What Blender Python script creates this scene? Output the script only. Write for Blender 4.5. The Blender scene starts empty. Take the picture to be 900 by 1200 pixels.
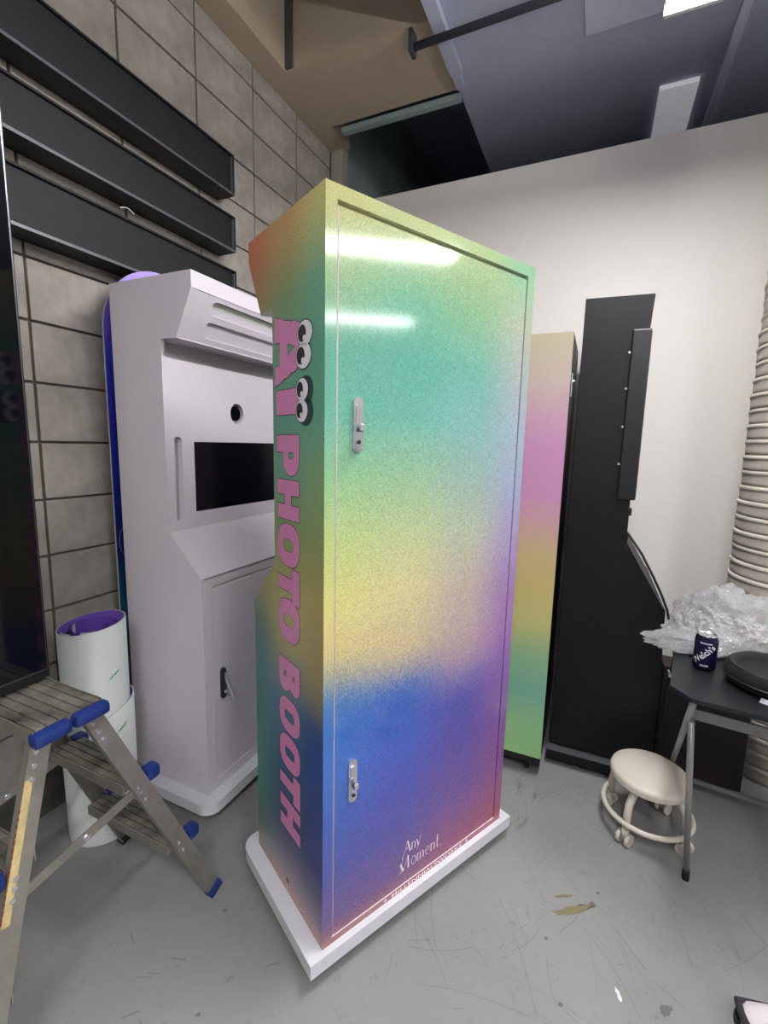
import bpy, bmesh, math, random
from mathutils import Vector, Matrix, noise
random.seed(7)
S = bpy.context.scene
COL = S.collection
PI = math.pi

# ------------------------------------------------------------------ camera, world, exposure
F, PITCH, ROLL, YAW, CH = 540.44, 0.1445, 0.0235, 0.4260, 1.435
def cam_axes():
    f0 = Vector((-math.sin(YAW), math.cos(YAW), 0)); r0 = Vector((math.cos(YAW), math.sin(YAW), 0)); u0 = Vector((0, 0, 1))
    fw = f0*math.cos(PITCH) - u0*math.sin(PITCH); u2 = u0*math.cos(PITCH) + f0*math.sin(PITCH)
    return r0*math.cos(ROLL) + u2*math.sin(ROLL), -r0*math.sin(ROLL) + u2*math.cos(ROLL), fw
_r, _u, _f = cam_axes()
cd = bpy.data.cameras.new('camera'); cam = bpy.data.objects.new('camera', cd); COL.objects.link(cam)
m = Matrix((( _r.x, _u.x, -_f.x, 0), (_r.y, _u.y, -_f.y, 0), (_r.z, _u.z, -_f.z, CH), (0, 0, 0, 1)))
cam.matrix_world = m
cd.sensor_fit = 'VERTICAL'; cd.sensor_height = 24.0; cd.lens = 24.0*F/1200.0
cd.clip_start = 0.03
S.camera = cam
w = bpy.data.worlds.new('world'); S.world = w; w.use_nodes = True
w.node_tree.nodes['Background'].inputs[0].default_value = (0.6, 0.68, 0.8, 1)
w.node_tree.nodes['Background'].inputs[1].default_value = 0.05
S.view_settings.view_transform = 'Standard'; S.view_settings.look = 'None'
S.view_settings.gamma = 1; S.view_settings.use_curve_mapping = False
S.view_settings.exposure = 1.12
LAMP_POWER = 24.0
LAMP_GAIN = [1.55, .9, .85, 1.7, 1.9, 1.5]  # gains of the added back lamps raised to fill the shadows
LAMP_ROWS = [(0.17, 0.80), (2.07, 0.85), (4.10, 1.0), (0.17, -1.6), (2.07, -1.5), (4.10, -1.5)]   # x, y start ; 1.2 m long, hung at 2.9 m ; last three unseen, added as fill

# ------------------------------------------------------------------ materials
def lin(c):
    return tuple(((v/255)/12.92 if v/255 <= .04045 else ((v/255+.055)/1.055)**2.4) for v in c) + (1,)
def base(name):
    mt = bpy.data.materials.new(name); mt.use_nodes = True
    return mt, mt.node_tree, mt.node_tree.nodes['Principled BSDF']
def N(t, typ, **kw):
    n = t.nodes.new(typ)
    for k, v in kw.items(): setattr(n, k, v)
    return n
def mat(name, c, rough=.5, metal=0, bump=0, bscale=60, var=0, vscale=3, spec=.5, coat=0, dark=None):
    mt, t, b = base(name)
    b.inputs['Roughness'].default_value = rough; b.inputs['Metallic'].default_value = metal
    b.inputs['Specular IOR Level'].default_value = spec; b.inputs['Coat Weight'].default_value = coat
    b.inputs['Coat Roughness'].default_value = .12
    tc = N(t, 'ShaderNodeTexCoord')
    col = lin(c); b.inputs['Base Color'].default_value = col
    if var:
        n = N(t, 'ShaderNodeTexNoise'); n.inputs['Scale'].default_value = vscale; n.inputs['Detail'].default_value = 6
        n.inputs['Roughness'].default_value = .65
        t.links.new(tc.outputs['Object'], n.inputs['Vector'])
        r = N(t, 'ShaderNodeValToRGB'); r.color_ramp.elements[0].position = .3; r.color_ramp.elements[1].position = .7
        k = 1-var
        r.color_ramp.elements[0].color = (lin(dark) if dark else (col[0]*k, col[1]*k, col[2]*k, 1))
        r.color_ramp.elements[1].color = col
        t.links.new(n.outputs['Fac'], r.inputs[0]); t.links.new(r.outputs[0], b.inputs['Base Color'])
    if bump:
        n2 = N(t, 'ShaderNodeTexNoise'); n2.inputs['Scale'].default_value = bscale; n2.inputs['Detail'].default_value = 5
        t.links.new(tc.outputs['Object'], n2.inputs['Vector'])
        bp = N(t, 'ShaderNodeBump'); bp.inputs['Strength'].default_value = bump; bp.inputs['Distance'].default_value = .004
        t.links.new(n2.outputs['Fac'], bp.inputs['Height']); t.links.new(bp.outputs[0], b.inputs['Normal'])
    return mt
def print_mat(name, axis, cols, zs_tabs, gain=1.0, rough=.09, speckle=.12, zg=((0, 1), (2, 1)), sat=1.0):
    def zgain(z):  # gain by height: light compensation put into the print colours
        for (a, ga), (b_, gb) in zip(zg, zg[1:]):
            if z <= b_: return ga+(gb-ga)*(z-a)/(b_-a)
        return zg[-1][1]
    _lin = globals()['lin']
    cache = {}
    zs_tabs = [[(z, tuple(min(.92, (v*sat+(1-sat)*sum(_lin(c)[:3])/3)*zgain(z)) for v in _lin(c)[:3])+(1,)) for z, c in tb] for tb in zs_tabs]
    lin = lambda c: c
    """grainy multi-colour gradient print: colour ramps up the panel, blended across it."""
    mt, t, b = base(name)
    tc = N(t, 'ShaderNodeTexCoord'); sp = N(t, 'ShaderNodeSeparateXYZ'); t.links.new(tc.outputs['Object'], sp.inputs[0])
    nz = N(t, 'ShaderNodeTexNoise'); nz.inputs['Scale'].default_value = 170; nz.inputs['Detail'].default_value = 3; nz.inputs['Roughness'].default_value = .7
    t.links.new(tc.outputs['Object'], nz.inputs['Vector'])
    sn = N(t, 'ShaderNodeSeparateColor'); t.links.new(nz.outputs['Color'], sn.inputs[0])
    def ma(op, a, b_):
        q = N(t, 'ShaderNodeMath', operation=op)
        for i, v in enumerate((a, b_)):
            if isinstance(v, (int, float)): q.inputs[i].default_value = v
            else: t.links.new(v, q.inputs[i])
        return q.outputs[0]
    zj = ma('MULTIPLY', ma('ADD', sp.outputs['Z'], ma('MULTIPLY', ma('SUBTRACT', sn.outputs[0], .5), .16)), .5)   # z in 0..2 -> 0..1
    sj = ma('ADD', sp.outputs[axis], ma('MULTIPLY', ma('SUBTRACT', sn.outputs[1], .5), .12))
    prev = None
    for s, tab in zip(cols, zs_tabs):
        r = N(t, 'ShaderNodeValToRGB'); r.color_ramp.interpolation = 'B_SPLINE' if len(tab) > 20 else 'EASE'
        tab = sorted(tab)
        el = r.color_ramp.elements
        el[0].position = tab[0][0]/2; el[0].color = lin(tab[0][1]); el[1].position = tab[-1][0]/2; el[1].color = lin(tab[-1][1])
        for z, c in tab[1:-1]:
            e = el.new(z/2); e.color = lin(c)
        r.color_ramp.interpolation = 'LINEAR'
        t.links.new(zj, r.inputs[0])
        if prev is None: prev = r.outputs[0]; ps = s
        else:
            mr = N(t, 'ShaderNodeMapRange', interpolation_type='SMOOTHSTEP'); t.links.new(sj, mr.inputs['Value'])
            mr.inputs['From Min'].default_value = ps; mr.inputs['From Max'].default_value = s
            mx = N(t, 'ShaderNodeMix', data_type='RGBA'); t.links.new(mr.outputs[0], mx.inputs[0])
            t.links.new(prev, mx.inputs[6]); t.links.new(r.outputs[0], mx.inputs[7]); prev = mx.outputs[2]; ps = s
    n3 = N(t, 'ShaderNodeTexNoise'); n3.inputs['Scale'].default_value = 260; n3.inputs['Detail'].default_value = 2
    t.links.new(tc.outputs['Object'], n3.inputs['Vector'])
    gm = N(t, 'ShaderNodeMapRange'); gm.inputs['From Min'].default_value = .3; gm.inputs['From Max'].default_value = .7
    gm.inputs['To Min'].default_value = gain*(1-speckle*1.6); gm.inputs['To Max'].default_value = gain*(1+speckle*1.6)
    t.links.new(n3.outputs['Fac'], gm.inputs['Value'])
    vm = N(t, 'ShaderNodeVectorMath', operation='SCALE'); t.links.new(prev, vm.inputs[0]); t.links.new(gm.outputs[0], vm.inputs['Scale'])
    t.links.new(vm.outputs[0], b.inputs['Base Color'])
    b.inputs['Roughness'].default_value = rough
    # the film's orange-peel texture
    n4 = N(t, 'ShaderNodeTexNoise'); n4.inputs['Scale'].default_value = 400; n4.inputs['Detail'].default_value = 1
    t.links.new(tc.outputs['Object'], n4.inputs['Vector'])
    bp = N(t, 'ShaderNodeBump'); bp.inputs['Strength'].default_value = .05; bp.inputs['Distance'].default_value = .0005
    t.links.new(n4.outputs['Fac'], bp.inputs['Height']); t.links.new(bp.outputs[0], b.inputs['Normal'])
    return mt

DOOR_TAB = [
 [(.085,(165,112,100)),(.15,(120,95,145)),(.3,(82,88,165)),(.45,(64,95,180)),(.6,(58,108,190)),(.72,(50,108,188)),(.79,(66,122,182)),(.85,(150,160,150)),(.92,(208,192,130)),(1.05,(212,206,125)),(1.2,(190,208,130)),(1.35,(152,202,148)),(1.5,(112,190,168)),(1.65,(112,188,165)),(1.8,(165,202,150)),(1.95,(202,200,132))],
 [(.085,(168,110,110)),(.15,(122,95,150)),(.3,(92,85,165)),(.45,(78,84,175)),(.6,(64,92,185)),(.71,(52,96,182)),(.76,(80,112,180)),(.81,(150,152,160)),(.87,(200,182,142)),(1.05,(210,200,145)),(1.2,(190,203,148)),(1.35,(156,198,156)),(1.5,(114,190,172)),(1.65,(108,190,170)),(1.8,(132,198,162)),(1.95,(190,202,142))],
 [(.085,(165,100,115)),(.15,(150,90,130)),(.3,(112,84,152)),(.5,(92,80,162)),(.64,(84,84,166)),(.71,(122,112,168)),(.8,(176,150,160)),(.9,(188,166,162)),(1.05,(188,176,160)),(1.2,(172,186,160)),(1.35,(150,184,172)),(1.5,(128,188,182)),(1.65,(116,192,174)),(1.8,(150,196,152)),(1.95,(178,200,146))],
 [(.085,(168,90,105)),(.15,(160,90,122)),(.3,(136,85,145)),(.5,(122,82,152)),(.7,(138,98,165)),(.9,(158,118,176)),(1.05,(160,130,182)),(1.2,(160,150,192)),(1.35,(158,172,200)),(1.5,(166,182,198)),(1.65,(180,190,190)),(1.8,(186,196,170)),(1.95,(150,200,160))]]
SIDE_TAB = [
 [(.085,(186,146,138)),(.15,(120,108,132)),(.3,(52,64,124)),(.45,(44,66,138)),(.6,(44,76,142)),(.7,(58,86,142)),(.8,(140,132,104)),(.9,(166,148,96)),(1.05,(172,160,94)),(1.2,(145,158,102)),(1.35,(128,166,118)),(1.5,(98,164,138)),(1.65,(92,160,134)),(1.8,(122,182,146)),(1.95,(205,200,132))],
 [(.085,(186,142,132)),(.15,(136,118,132)),(.3,(76,88,128)),(.45,(64,94,136)),(.6,(66,104,142)),(.7,(72,112,142)),(.8,(128,134,114)),(.9,(172,160,100)),(1.05,(178,172,108)),(1.2,(134,160,108)),(1.35,(108,160,134)),(1.5,(96,162,140)),(1.65,(98,160,126)),(1.8,(140,164,118)),(1.95,(204,166,112))],
 [(.085,(150,130,126)),(.2,(92,122,118)),(.3,(72,128,118)),(.45,(66,132,116)),(.6,(72,132,124)),(.7,(78,130,132)),(.8,(90,128,134)),(.9,(106,132,118)),(1.0,(158,158,106)),(1.2,(134,160,108)),(1.5,(96,162,140)),(1.65,(112,150,112)),(1.8,(172,142,98)),(1.95,(212,134,100))]]
CAB_TAB = [[(.08,(130,180,110)),(.25,(125,175,118)),(.4,(100,160,135)),(.55,(120,165,120)),(.7,(178,174,98)),(.85,(190,172,96)),(1.0,(194,170,115)),(1.12,(196,150,150)),(1.25,(196,128,178)),(1.42,(200,130,186)),(1.55,(204,150,180)),(1.7,(200,178,168)),(1.88,(196,186,150))]]
M = {}
M['print_door'] = print_mat('grainy_gradient_print_back', 'X', [0.0, .25, .5, .73], DOOR_TAB, zg=((0, 1.05), (.6, .98), (1.05, .86), (1.35, .72), (1.65, .58), (2, .54)), sat=.93)  # zg dims the print upward to offset stronger lamp light near the top
M['print_side'] = print_mat('grainy_gradient_print_side', 'Y', [0.02, .2, .4], SIDE_TAB, rough=.22)
M['print_cab'] = print_mat('pastel_gradient_print', 'X', [0.0], CAB_TAB, rough=.3, speckle=.05, zg=((0, 1.35), (.45, 1.3), (.9, 1.0), (1.3, .85), (1.9, .64)), sat=.82)  # zg lifts the shaded foot and dims the lit top within the colour
M['white_lac'] = mat('white_lacquer', (206, 200, 208), .38, var=.04, vscale=2)
M['white_edge'] = mat('white_edge', (236, 226, 226), .35)
M['white_slab'] = mat('white_slab', (214, 214, 220), .35, var=.06, vscale=6)
M['slot_grey'] = mat('slot_grey', (180, 186, 176), .5)
M['black_gloss'] = mat('black_gloss', (8, 9, 14), .06)
M['screen'] = mat('dark_screen', (10, 12, 20), .12)
M['black_mat'] = mat('black_satin', (6, 8, 15), .5, spec=.35, var=.3, vscale=3)
M['black_plastic'] = mat('black_plastic', (16, 16, 18), .4)
M['black_rubber'] = mat('black_rubber', (18, 18, 18), .7)
M['bezel'] = mat('silver_bezel', (120, 122, 130), .3, 1)
M['chrome'] = mat('brushed_chrome', (216, 216, 222), .24, .88)
M['chrome_dark'] = mat('dark_chrome', (95, 98, 104), .3, 1)
M['alu'] = mat('worn_aluminium', (176, 172, 162), .42, .75, bump=.15, bscale=90, var=.3, vscale=9)
M['alu_dirty'] = mat('dirty_aluminium_tread', (146, 142, 130), .6, .35, bump=.3, bscale=120, var=.65, vscale=11, dark=(44, 42, 38))
M['blue_plastic'] = mat('blue_plastic', (22, 48, 116), .4, var=.2, vscale=20)
M['block'] = mat('concrete_block', (176, 169, 160), .92, bump=.5, bscale=130, var=.3, vscale=7, dark=(142, 136, 128))
M['mortar'] = mat('mortar', (92, 86, 78), .95, bump=.3, bscale=90)
M['curb'] = mat('stained_concrete', (96, 96, 90), .9, bump=.3, bscale=60, var=.45, vscale=5, dark=(56, 56, 52))
M['conc_beige'] = mat('raw_beige_concrete', (186, 170, 150), .9, bump=.15, bscale=30, var=.14, vscale=2.5)
M['ceil_dark'] = mat('dark_painted_ceiling', (182, 187, 210), .8, bump=.15, bscale=12, var=.18, vscale=1.2)
M['dark_room'] = mat('dark_painted_wall', (160, 178, 178), .85, var=.25, vscale=1.2)
M['ceil_panel'] = mat('grey_ceiling_panel', (200, 205, 224), .7)
M['part_white'] = mat('white_partition', (226, 222, 217), .55, bump=.04, bscale=60, var=.03, vscale=1)
M['trim_pale'] = mat('pale_trim', (170, 166, 156), .6)
M['off_white'] = mat('off_white_board', (205, 203, 198), .6)
M['bright_white'] = mat('bright_white_diffuser', (240, 240, 244), .5); M['bright_white'].node_tree.nodes['Principled BSDF'].inputs['Emission Color'].default_value = (.9, .92, 1, 1); M['bright_white'].node_tree.nodes['Principled BSDF'].inputs['Emission Strength'].default_value = .09
M['steel_black'] = mat('black_powder_steel', (12, 15, 18), .6, bump=.1, bscale=200, var=.2, vscale=5)
M['pipe_grey'] = mat('dark_grey_pipe', (62, 66, 76), .6)
M['steel_edge'] = mat('worn_steel_edge', (104, 108, 112), .4, .5)
M['cream'] = mat('cream_vinyl', (214, 206, 192), .4, var=.05, vscale=9)
M['cream_steel'] = mat('cream_painted_steel', (206, 200, 188), .35)
M['table_top'] = mat('black_laminate', (28, 29, 34), .38, var=.25, vscale=5)
M['leg_grey'] = mat('grey_painted_steel', (150, 152, 150), .35, .3)
M['brown_box'] = mat('very_dark_brown_board', (34, 25, 24), .6)
M['roll_paper'] = mat('white_sheet_roll', (212, 218, 214), .42, var=.06, vscale=5)
M['roll_purple'] = mat('purple_sheet', (104, 74, 170), .45)
M['tube_ridge'] = mat('pale_ridged_board', (206, 198, 188), .8, bump=.2, bscale=80, var=.12, vscale=6)
M['tube_groove'] = mat('layered_board_edge', (186, 178, 168), .9, bump=.4, bscale=150, var=.25, vscale=12)
M['bag'] = mat('black_fabric', (22, 22, 24), .85, bump=.4, bscale=300)
M['can_purple'] = mat('dark_purple_can', (28, 24, 62), .25, .4)
M['can_white'] = mat('white_ink', (225, 225, 235), .4)
M['ink_pink'] = mat('pink_ink', (216, 136, 182), .3)
M['ink_dark'] = mat('dark_outline_ink', (62, 30, 62), .3)
M['ink_black'] = mat('black_ink', (22, 20, 30), .25)
M['ink_white'] = mat('white_ink_print', (232, 230, 238), .3)
M['ink_shadow'] = mat('dark_green_ink', (24, 60, 58), .3)
M['ink_paleprint'] = mat('pale_pink_ink', (236, 214, 224), .35)
M['skin'] = mat('skin', (168, 112, 92), .55, var=.06, vscale=8)
M['hair'] = mat('black_hair', (22, 18, 18), .6)
M['cloth_dark'] = mat('charcoal_cotton', (48, 48, 54), .9)
M['cloth_grey'] = mat('grey_cotton', (104, 106, 110), .9)
M['shoe_white'] = mat('white_shoe', (228, 218, 222), .6)
M['label_yellow'] = mat('faded_yellow_label', (206, 188, 128), .6, var=.4, vscale=40, dark=(168, 150, 110))
M['label_red'] = mat('faded_red_ink', (120, 50, 44), .6)
M['green_ink'] = mat('green_print', (96, 168, 86), .5)
M['stain'] = mat('yellow_brown_floor_stain', (132, 124, 92), .6, var=.3, vscale=40)
M['scuff'] = mat('dark_scuff', (116, 118, 118), .7)
M['chip'] = mat('dark_chip', (104, 103, 100), .7)
M['wire'] = mat('wire', (190, 190, 190), .3, 1)
for _i, _g in enumerate(LAMP_GAIN):
    mt, t, b = base('fluorescent_diffuser'); b.inputs['Base Color'].default_value = (1, 1, 1, 1)
    b.inputs['Emission Color'].default_value = (1.0, .985, .98, 1); b.inputs['Emission Strength'].default_value = LAMP_POWER*_g; M['lamp%d' % _i] = mt
M['lamp_body'] = mat('white_lamp_housing', (215, 215, 215), .4)
# clear crumpled film
mt, t, b = base('clear_crumpled_film'); M['film'] = mt
b.inputs['Base Color'].default_value = (.96, .965, .98, 1); b.inputs['Roughness'].default_value = .1
b.inputs['Transmission Weight'].default_value = .78; b.inputs['IOR'].default_value = 1.25; b.inputs['Specular IOR Level'].default_value = .9
b.inputs['Coat Weight'].default_value = .6; b.inputs['Coat Roughness'].default_value = .08
tc = N(t, 'ShaderNodeTexCoord'); vz = N(t, 'ShaderNodeTexNoise'); vz.inputs['Scale'].default_value = 40; vz.inputs['Detail'].default_value = 7; vz.inputs['Distortion'].default_value = 1.5
t.links.new(tc.outputs['Object'], vz.inputs['Vector'])
bp = N(t, 'ShaderNodeBump'); bp.inputs['Strength'].default_value = .8; bp.inputs['Distance'].default_value = .02
t.links.new(vz.outputs['Fac'], bp.inputs['Height']); t.links.new(bp.outputs[0], b.inputs['Normal']); t.links.new(bp.outputs[0], b.inputs['Coat Normal'])
# arched display board: lavender top, deep blue, teal foot (printed artwork)
mt, t, b = base('purple_blue_artwork'); M['arch'] = mt; b.inputs['Roughness'].default_value = .3
tc = N(t, 'ShaderNodeTexCoord'); sp = N(t, 'ShaderNodeSeparateXYZ'); t.links.new(tc.outputs['Object'], sp.inputs[0])
mr = N(t, 'ShaderNodeMath', operation='MULTIPLY'); mr.inputs[1].default_value = .45; t.links.new(sp.outputs['Z'], mr.inputs[0])
r = N(t, 'ShaderNodeValToRGB'); el = r.color_ramp.elements
el[0].position = .25; el[0].color = lin((40, 96, 110)); el[1].position = .95; el[1].color = lin((190, 168, 240))
for pz, c in [(.36, (22, 66, 92)), (.45, (20, 30, 84)), (.6, (26, 34, 132)), (.78, (44, 44, 160)), (.86, (104, 84, 190))]:
    e = el.new(pz); e.color = lin(c)
t.links.new(mr.outputs[0], r.inputs[0]); t.links.new(r.outputs[0], b.inputs['Base Color'])
# painted floor
mt, t, b = base('grey_painted_floor'); M['floor'] = mt
tc = N(t, 'ShaderNodeTexCoord')
n1 = N(t, 'ShaderNodeTexNoise'); n1.inputs['Scale'].default_value = 1.3; n1.inputs['Detail'].default_value = 8; n1.inputs['Roughness'].default_value = .6
n2 = N(t, 'ShaderNodeTexNoise'); n2.inputs['Scale'].default_value = 22; n2.inputs['Detail'].default_value = 8; n2.inputs['Roughness'].default_value = .75
for n in (n1, n2): t.links.new(tc.outputs['Object'], n.inputs['Vector'])
r1 = N(t, 'ShaderNodeValToRGB'); r1.color_ramp.elements[0].position = .3; r1.color_ramp.elements[1].position = .7
r1.color_ramp.elements[0].color = lin((128, 129, 128)); r1.color_ramp.elements[1].color = lin((146, 146, 144))
r2 = N(t, 'ShaderNodeValToRGB'); r2.color_ramp.elements[0].position = .28; r2.color_ramp.elements[1].position = .42
r2.color_ramp.elements[0].color = (.62, .62, .6, 1); r2.color_ramp.elements[1].color = (1, 1, 1, 1)
t.links.new(n1.outputs['Fac'], r1.inputs[0]); t.links.new(n2.outputs['Fac'], r2.inputs[0])
mx = N(t, 'ShaderNodeMix', data_type='RGBA', blend_type='MULTIPLY'); mx.inputs[0].default_value = 1
t.links.new(r1.outputs[0], mx.inputs[6]); t.links.new(r2.outputs[0], mx.inputs[7]); t.links.new(mx.outputs[2], b.inputs['Base Color'])
rr = N(t, 'ShaderNodeMapRange'); rr.inputs['To Min'].default_value = .24; rr.inputs['To Max'].default_value = .5
t.links.new(n1.outputs['Fac'], rr.inputs['Value']); t.links.new(rr.outputs[0], b.inputs['Roughness'])

# ------------------------------------------------------------------ mesh helpers
def box(bm, x0, x1, y0, y1, z0, z1, mi=0, bev=0):
    x0, x1 = sorted((x0, x1)); y0, y1 = sorted((y0, y1)); z0, z1 = sorted((z0, z1))
    v = [bm.verts.new(p) for p in ((x0,y0,z0),(x1,y0,z0),(x1,y1,z0),(x0,y1,z0),(x0,y0,z1),(x1,y0,z1),(x1,y1,z1),(x0,y1,z1))]
    fs = [bm.faces.new([v[i] for i in q]) for q in ((0,3,2,1),(4,5,6,7),(0,1,5,4),(1,2,6,5),(2,3,7,6),(3,0,4,7))]
    for f in fs: f.material_index = mi
    if bev:
        es = list({e for f in fs for e in f.edges})
        res = bmesh.ops.bevel(bm, geom=es, offset=bev, segments=2, affect='EDGES', profile=.6)
        for f in res['faces']: f.material_index = mi
    return fs
def prism(bm, poly, x0, x1, axis='x', mi=0):
    """poly: list of 2D points; extruded along axis from x0 to x1."""
    def P(a, b_, c): return {'x': (c, a, b_), 'y': (a, c, b_), 'z': (a, b_, c)}[axis]
    A = [bm.verts.new(P(a, b_, x0)) for a, b_ in poly]; B = [bm.verts.new(P(a, b_, x1)) for a, b_ in poly]
    n = len(poly); fs = [bm.faces.new(A), bm.faces.new(B[::-1])]
    for i in range(n): fs.append(bm.faces.new((A[i], B[i], B[(i+1) % n], A[(i+1) % n])))
    for f in fs: f.material_index = mi
    return fs
def tube(bm, pts, r, seg=10, mi=0, closed=False, cap=True):
    pts = [Vector(p) for p in pts]; n = len(pts)
    rs = r if isinstance(r, (list, tuple)) else [r]*n
    rings = []; ref = None
    for i, p in enumerate(pts):
        if closed: d = pts[(i+1) % n] - pts[i-1]
        else: d = pts[min(i+1, n-1)] - pts[max(i-1, 0)]
        d.normalize()
        if ref is None: ref = Vector((0, 0, 1)) if abs(d.z) < .9 else Vector((1, 0, 0))
        a = d.cross(ref).normalized(); b_ = a.cross(d).normalized(); ref = b_
        rings.append([bm.verts.new(p + (a*math.cos(2*PI*k/seg) + b_*math.sin(2*PI*k/seg))*rs[i]) for k in range(seg)])
    m_ = n if closed else n-1
    for i in range(m_):
        A, B = rings[i], rings[(i+1) % n]
        for k in range(seg):
            f = bm.faces.new((A[k], A[(k+1) % seg], B[(k+1) % seg], B[k])); f.material_index = mi; f.smooth = True
    if cap and not closed:
        bm.faces.new(rings[0][::-1]).material_index = mi; bm.faces.new(rings[-1]).material_index = mi
def lathe(bm, prof, c=(0, 0, 0), seg=32, mi=0, sx=1, sy=1, capb=True, capt=True, smooth=True):
    rings = []
    for r_, z in prof:
        rings.append([bm.verts.new((c[0]+r_*sx*math.cos(2*PI*k/seg), c[1]+r_*sy*math.sin(2*PI*k/seg), c[2]+z)) for k in range(seg)])
    for A, B in zip(rings, rings[1:]):
        for k in range(seg):
            f = bm.faces.new((A[k], A[(k+1) % seg], B[(k+1) % seg], B[k])); f.material_index = mi; f.smooth = smooth
    if capb: bm.faces.new(rings[0][::-1]).material_index = mi
    if capt: bm.faces.new(rings[-1]).material_index = mi
def bar(bm, a, b_, wx, wy, mi=0, up=(0, 1, 0)):
    """rectangular bar from a to b with widths wx, wy."""
    a, b_ = Vector(a), Vector(b_); d = (b_-a).normalized(); u = Vector(up)
    s = d.cross(u).normalized(); u = s.cross(d).normalized()
    v = []
    for p in (a, b_):
        for i, j in ((-1,-1),(1,-1),(1,1),(-1,1)): v.append(bm.verts.new(p + s*(i*wx/2) + u*(j*wy/2)))
    for q in ((3,2,1,0),(4,5,6,7),(0,1,5,4),(1,2,6,5),(2,3,7,6),(3,0,4,7)):
        bm.faces.new([v[k] for k in q]).material_index = mi
def plate(outer, holes, thick, fmap, mi=0, mi_side=None):
    """flat sheet with holes; fmap(u, v, w) -> xyz, w in 0..thick"""
    bm = bmesh.new(); es = []
    for lp in [outer] + holes:
        vs = [bm.verts.new((u, v, 0)) for u, v in lp]
        for i in range(len(vs)): es.append(bm.edges.new((vs[i], vs[(i+1) % len(vs)])))
    bmesh.ops.triangle_fill(bm, use_beauty=True, use_dissolve=False, edges=es, normal=(0, 0, 1))
    fs = list(bm.faces)
    r_ = bmesh.ops.extrude_face_region(bm, geom=fs)
    for v in r_['geom']:
        if isinstance(v, bmesh.types.BMVert): v.co.z = thick
    bmesh.ops.recalc_face_normals(bm, faces=bm.faces)
    for f in bm.faces:
        f.material_index = mi_side if (mi_side is not None and abs(f.normal.z) < .5) else mi
    for v in bm.verts: v.co = Vector(fmap(*v.co))
    bmesh.ops.recalc_face_normals(bm, faces=bm.faces)
    return bm
def obj(name, bm, mats, parent=None, recalc=True, smooth=False, tr=None):
    if recalc: bmesh.ops.recalc_face_normals(bm, faces=bm.faces)
    if tr is not None: bm.transform(tr)
    me = bpy.data.meshes.new(name); bm.to_mesh(me); bm.free()
    for mm in (mats if isinstance(mats, (list, tuple)) else [mats]): me.materials.append(M[mm] if isinstance(mm, str) else mm)
    if smooth:
        for p in me.polygons: p.use_smooth = True
    o = bpy.data.objects.new(name, me); COL.objects.link(o)
    if parent: o.parent = parent
    return o
def thing(name, label, cat, loc=(0, 0, 0), rz=0, group=None):
    o = bpy.data.objects.new(name, None); COL.objects.link(o); o.empty_display_size = .1
    o.location = loc; o.rotation_euler = (0, 0, rz); o['label'] = label; o['category'] = cat
    if group: o['group'] = group
    return o
def tag(o, label, cat, group=None):
    o['label'] = label; o['category'] = cat
    if group: o['group'] = group
    return o
def struct(name, bm, mats, parent=None, label=None):
    o = obj(name, bm, mats, parent)
    if not parent: o['kind'] = 'structure'
    if label: o['label'] = label
    return o
def shared(name, me, parent, loc=(0, 0, 0), rot=None, scale=None):
    o = bpy.data.objects.new(name, me); COL.objects.link(o); o.parent = parent; o.location = loc
    if rot: o.rotation_euler = rot
    if scale: o.scale = scale
    return o
def rrect(x0, x1, y0, y1, r, n=5, corners=(1, 1, 1, 1)):
    """corner order: (x0,y0),(x1,y0),(x1,y1),(x0,y1)"""
    out = []
    for (cx, cy, a0, px, py), on in zip(((x0+r, y0+r, PI, x0, y0), (x1-r, y0+r, 1.5*PI, x1, y0), (x1-r, y1-r, 0, x1, y1), (x0+r, y1-r, .5*PI, x0, y1)), corners):
        if on: out += [(cx+r*math.cos(a0+k*PI/2/n), cy+r*math.sin(a0+k*PI/2/n)) for k in range(n+1)]
        else: out.append((px, py))
    return out
def ell(cx, cy, rx, ry, n=28): return [(cx+rx*math.cos(2*PI*k/n), cy+ry*math.sin(2*PI*k/n)) for k in range(n)]

# ------------------------------------------------------------------ the room
XL, YB = -1.814, 2.98            # face of the block wall, face of the white partition
bm = bmesh.new(); box(bm, -2.3, 6.2, -4.2, 7.2, -.12, 0); floor = struct('floor', bm, 'floor')
# block wall: mortar backing, curb, individual blocks
bm = bmesh.new(); box(bm, XL-.2, XL-.012, -4.2, YB, .17, 4.3); wall_left = struct('wall_left', bm, 'mortar')
bm = bmesh.new(); box(bm, XL-.2, XL+.004, -4.2, YB, 0, .168, bev=.004); struct('curb', bm, 'curb', wall_left)
pz, py_ = .208, .394
bm = bmesh.new(); box(bm, -.045, .0, .005, py_-.005, .0045, pz-.0045, bev=.003)
blk = obj('concrete_block', bm, 'block', wall_left); blk.location = (XL, 1.005-py_*6, .168)
me = blk.data
for r_ in range(16):
    h = 1.0 if r_ < 15 else (3.40-.168-15*pz)/pz
    for c in range(11):
        if r_ == 0 and c == 0: continue
        shared('concrete_block', me, wall_left, (XL+random.uniform(-.002, .001), 1.005-py_*6+c*py_, .168+r_*pz), scale=None if h == 1 else (1, 1, h))
bm = bmesh.new(); box(bm, XL-.2, XL, -4.2, 1.005-py_*6, .168, 3.4); struct('plain_wall_end', bm, 'block', wall_left)
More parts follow.
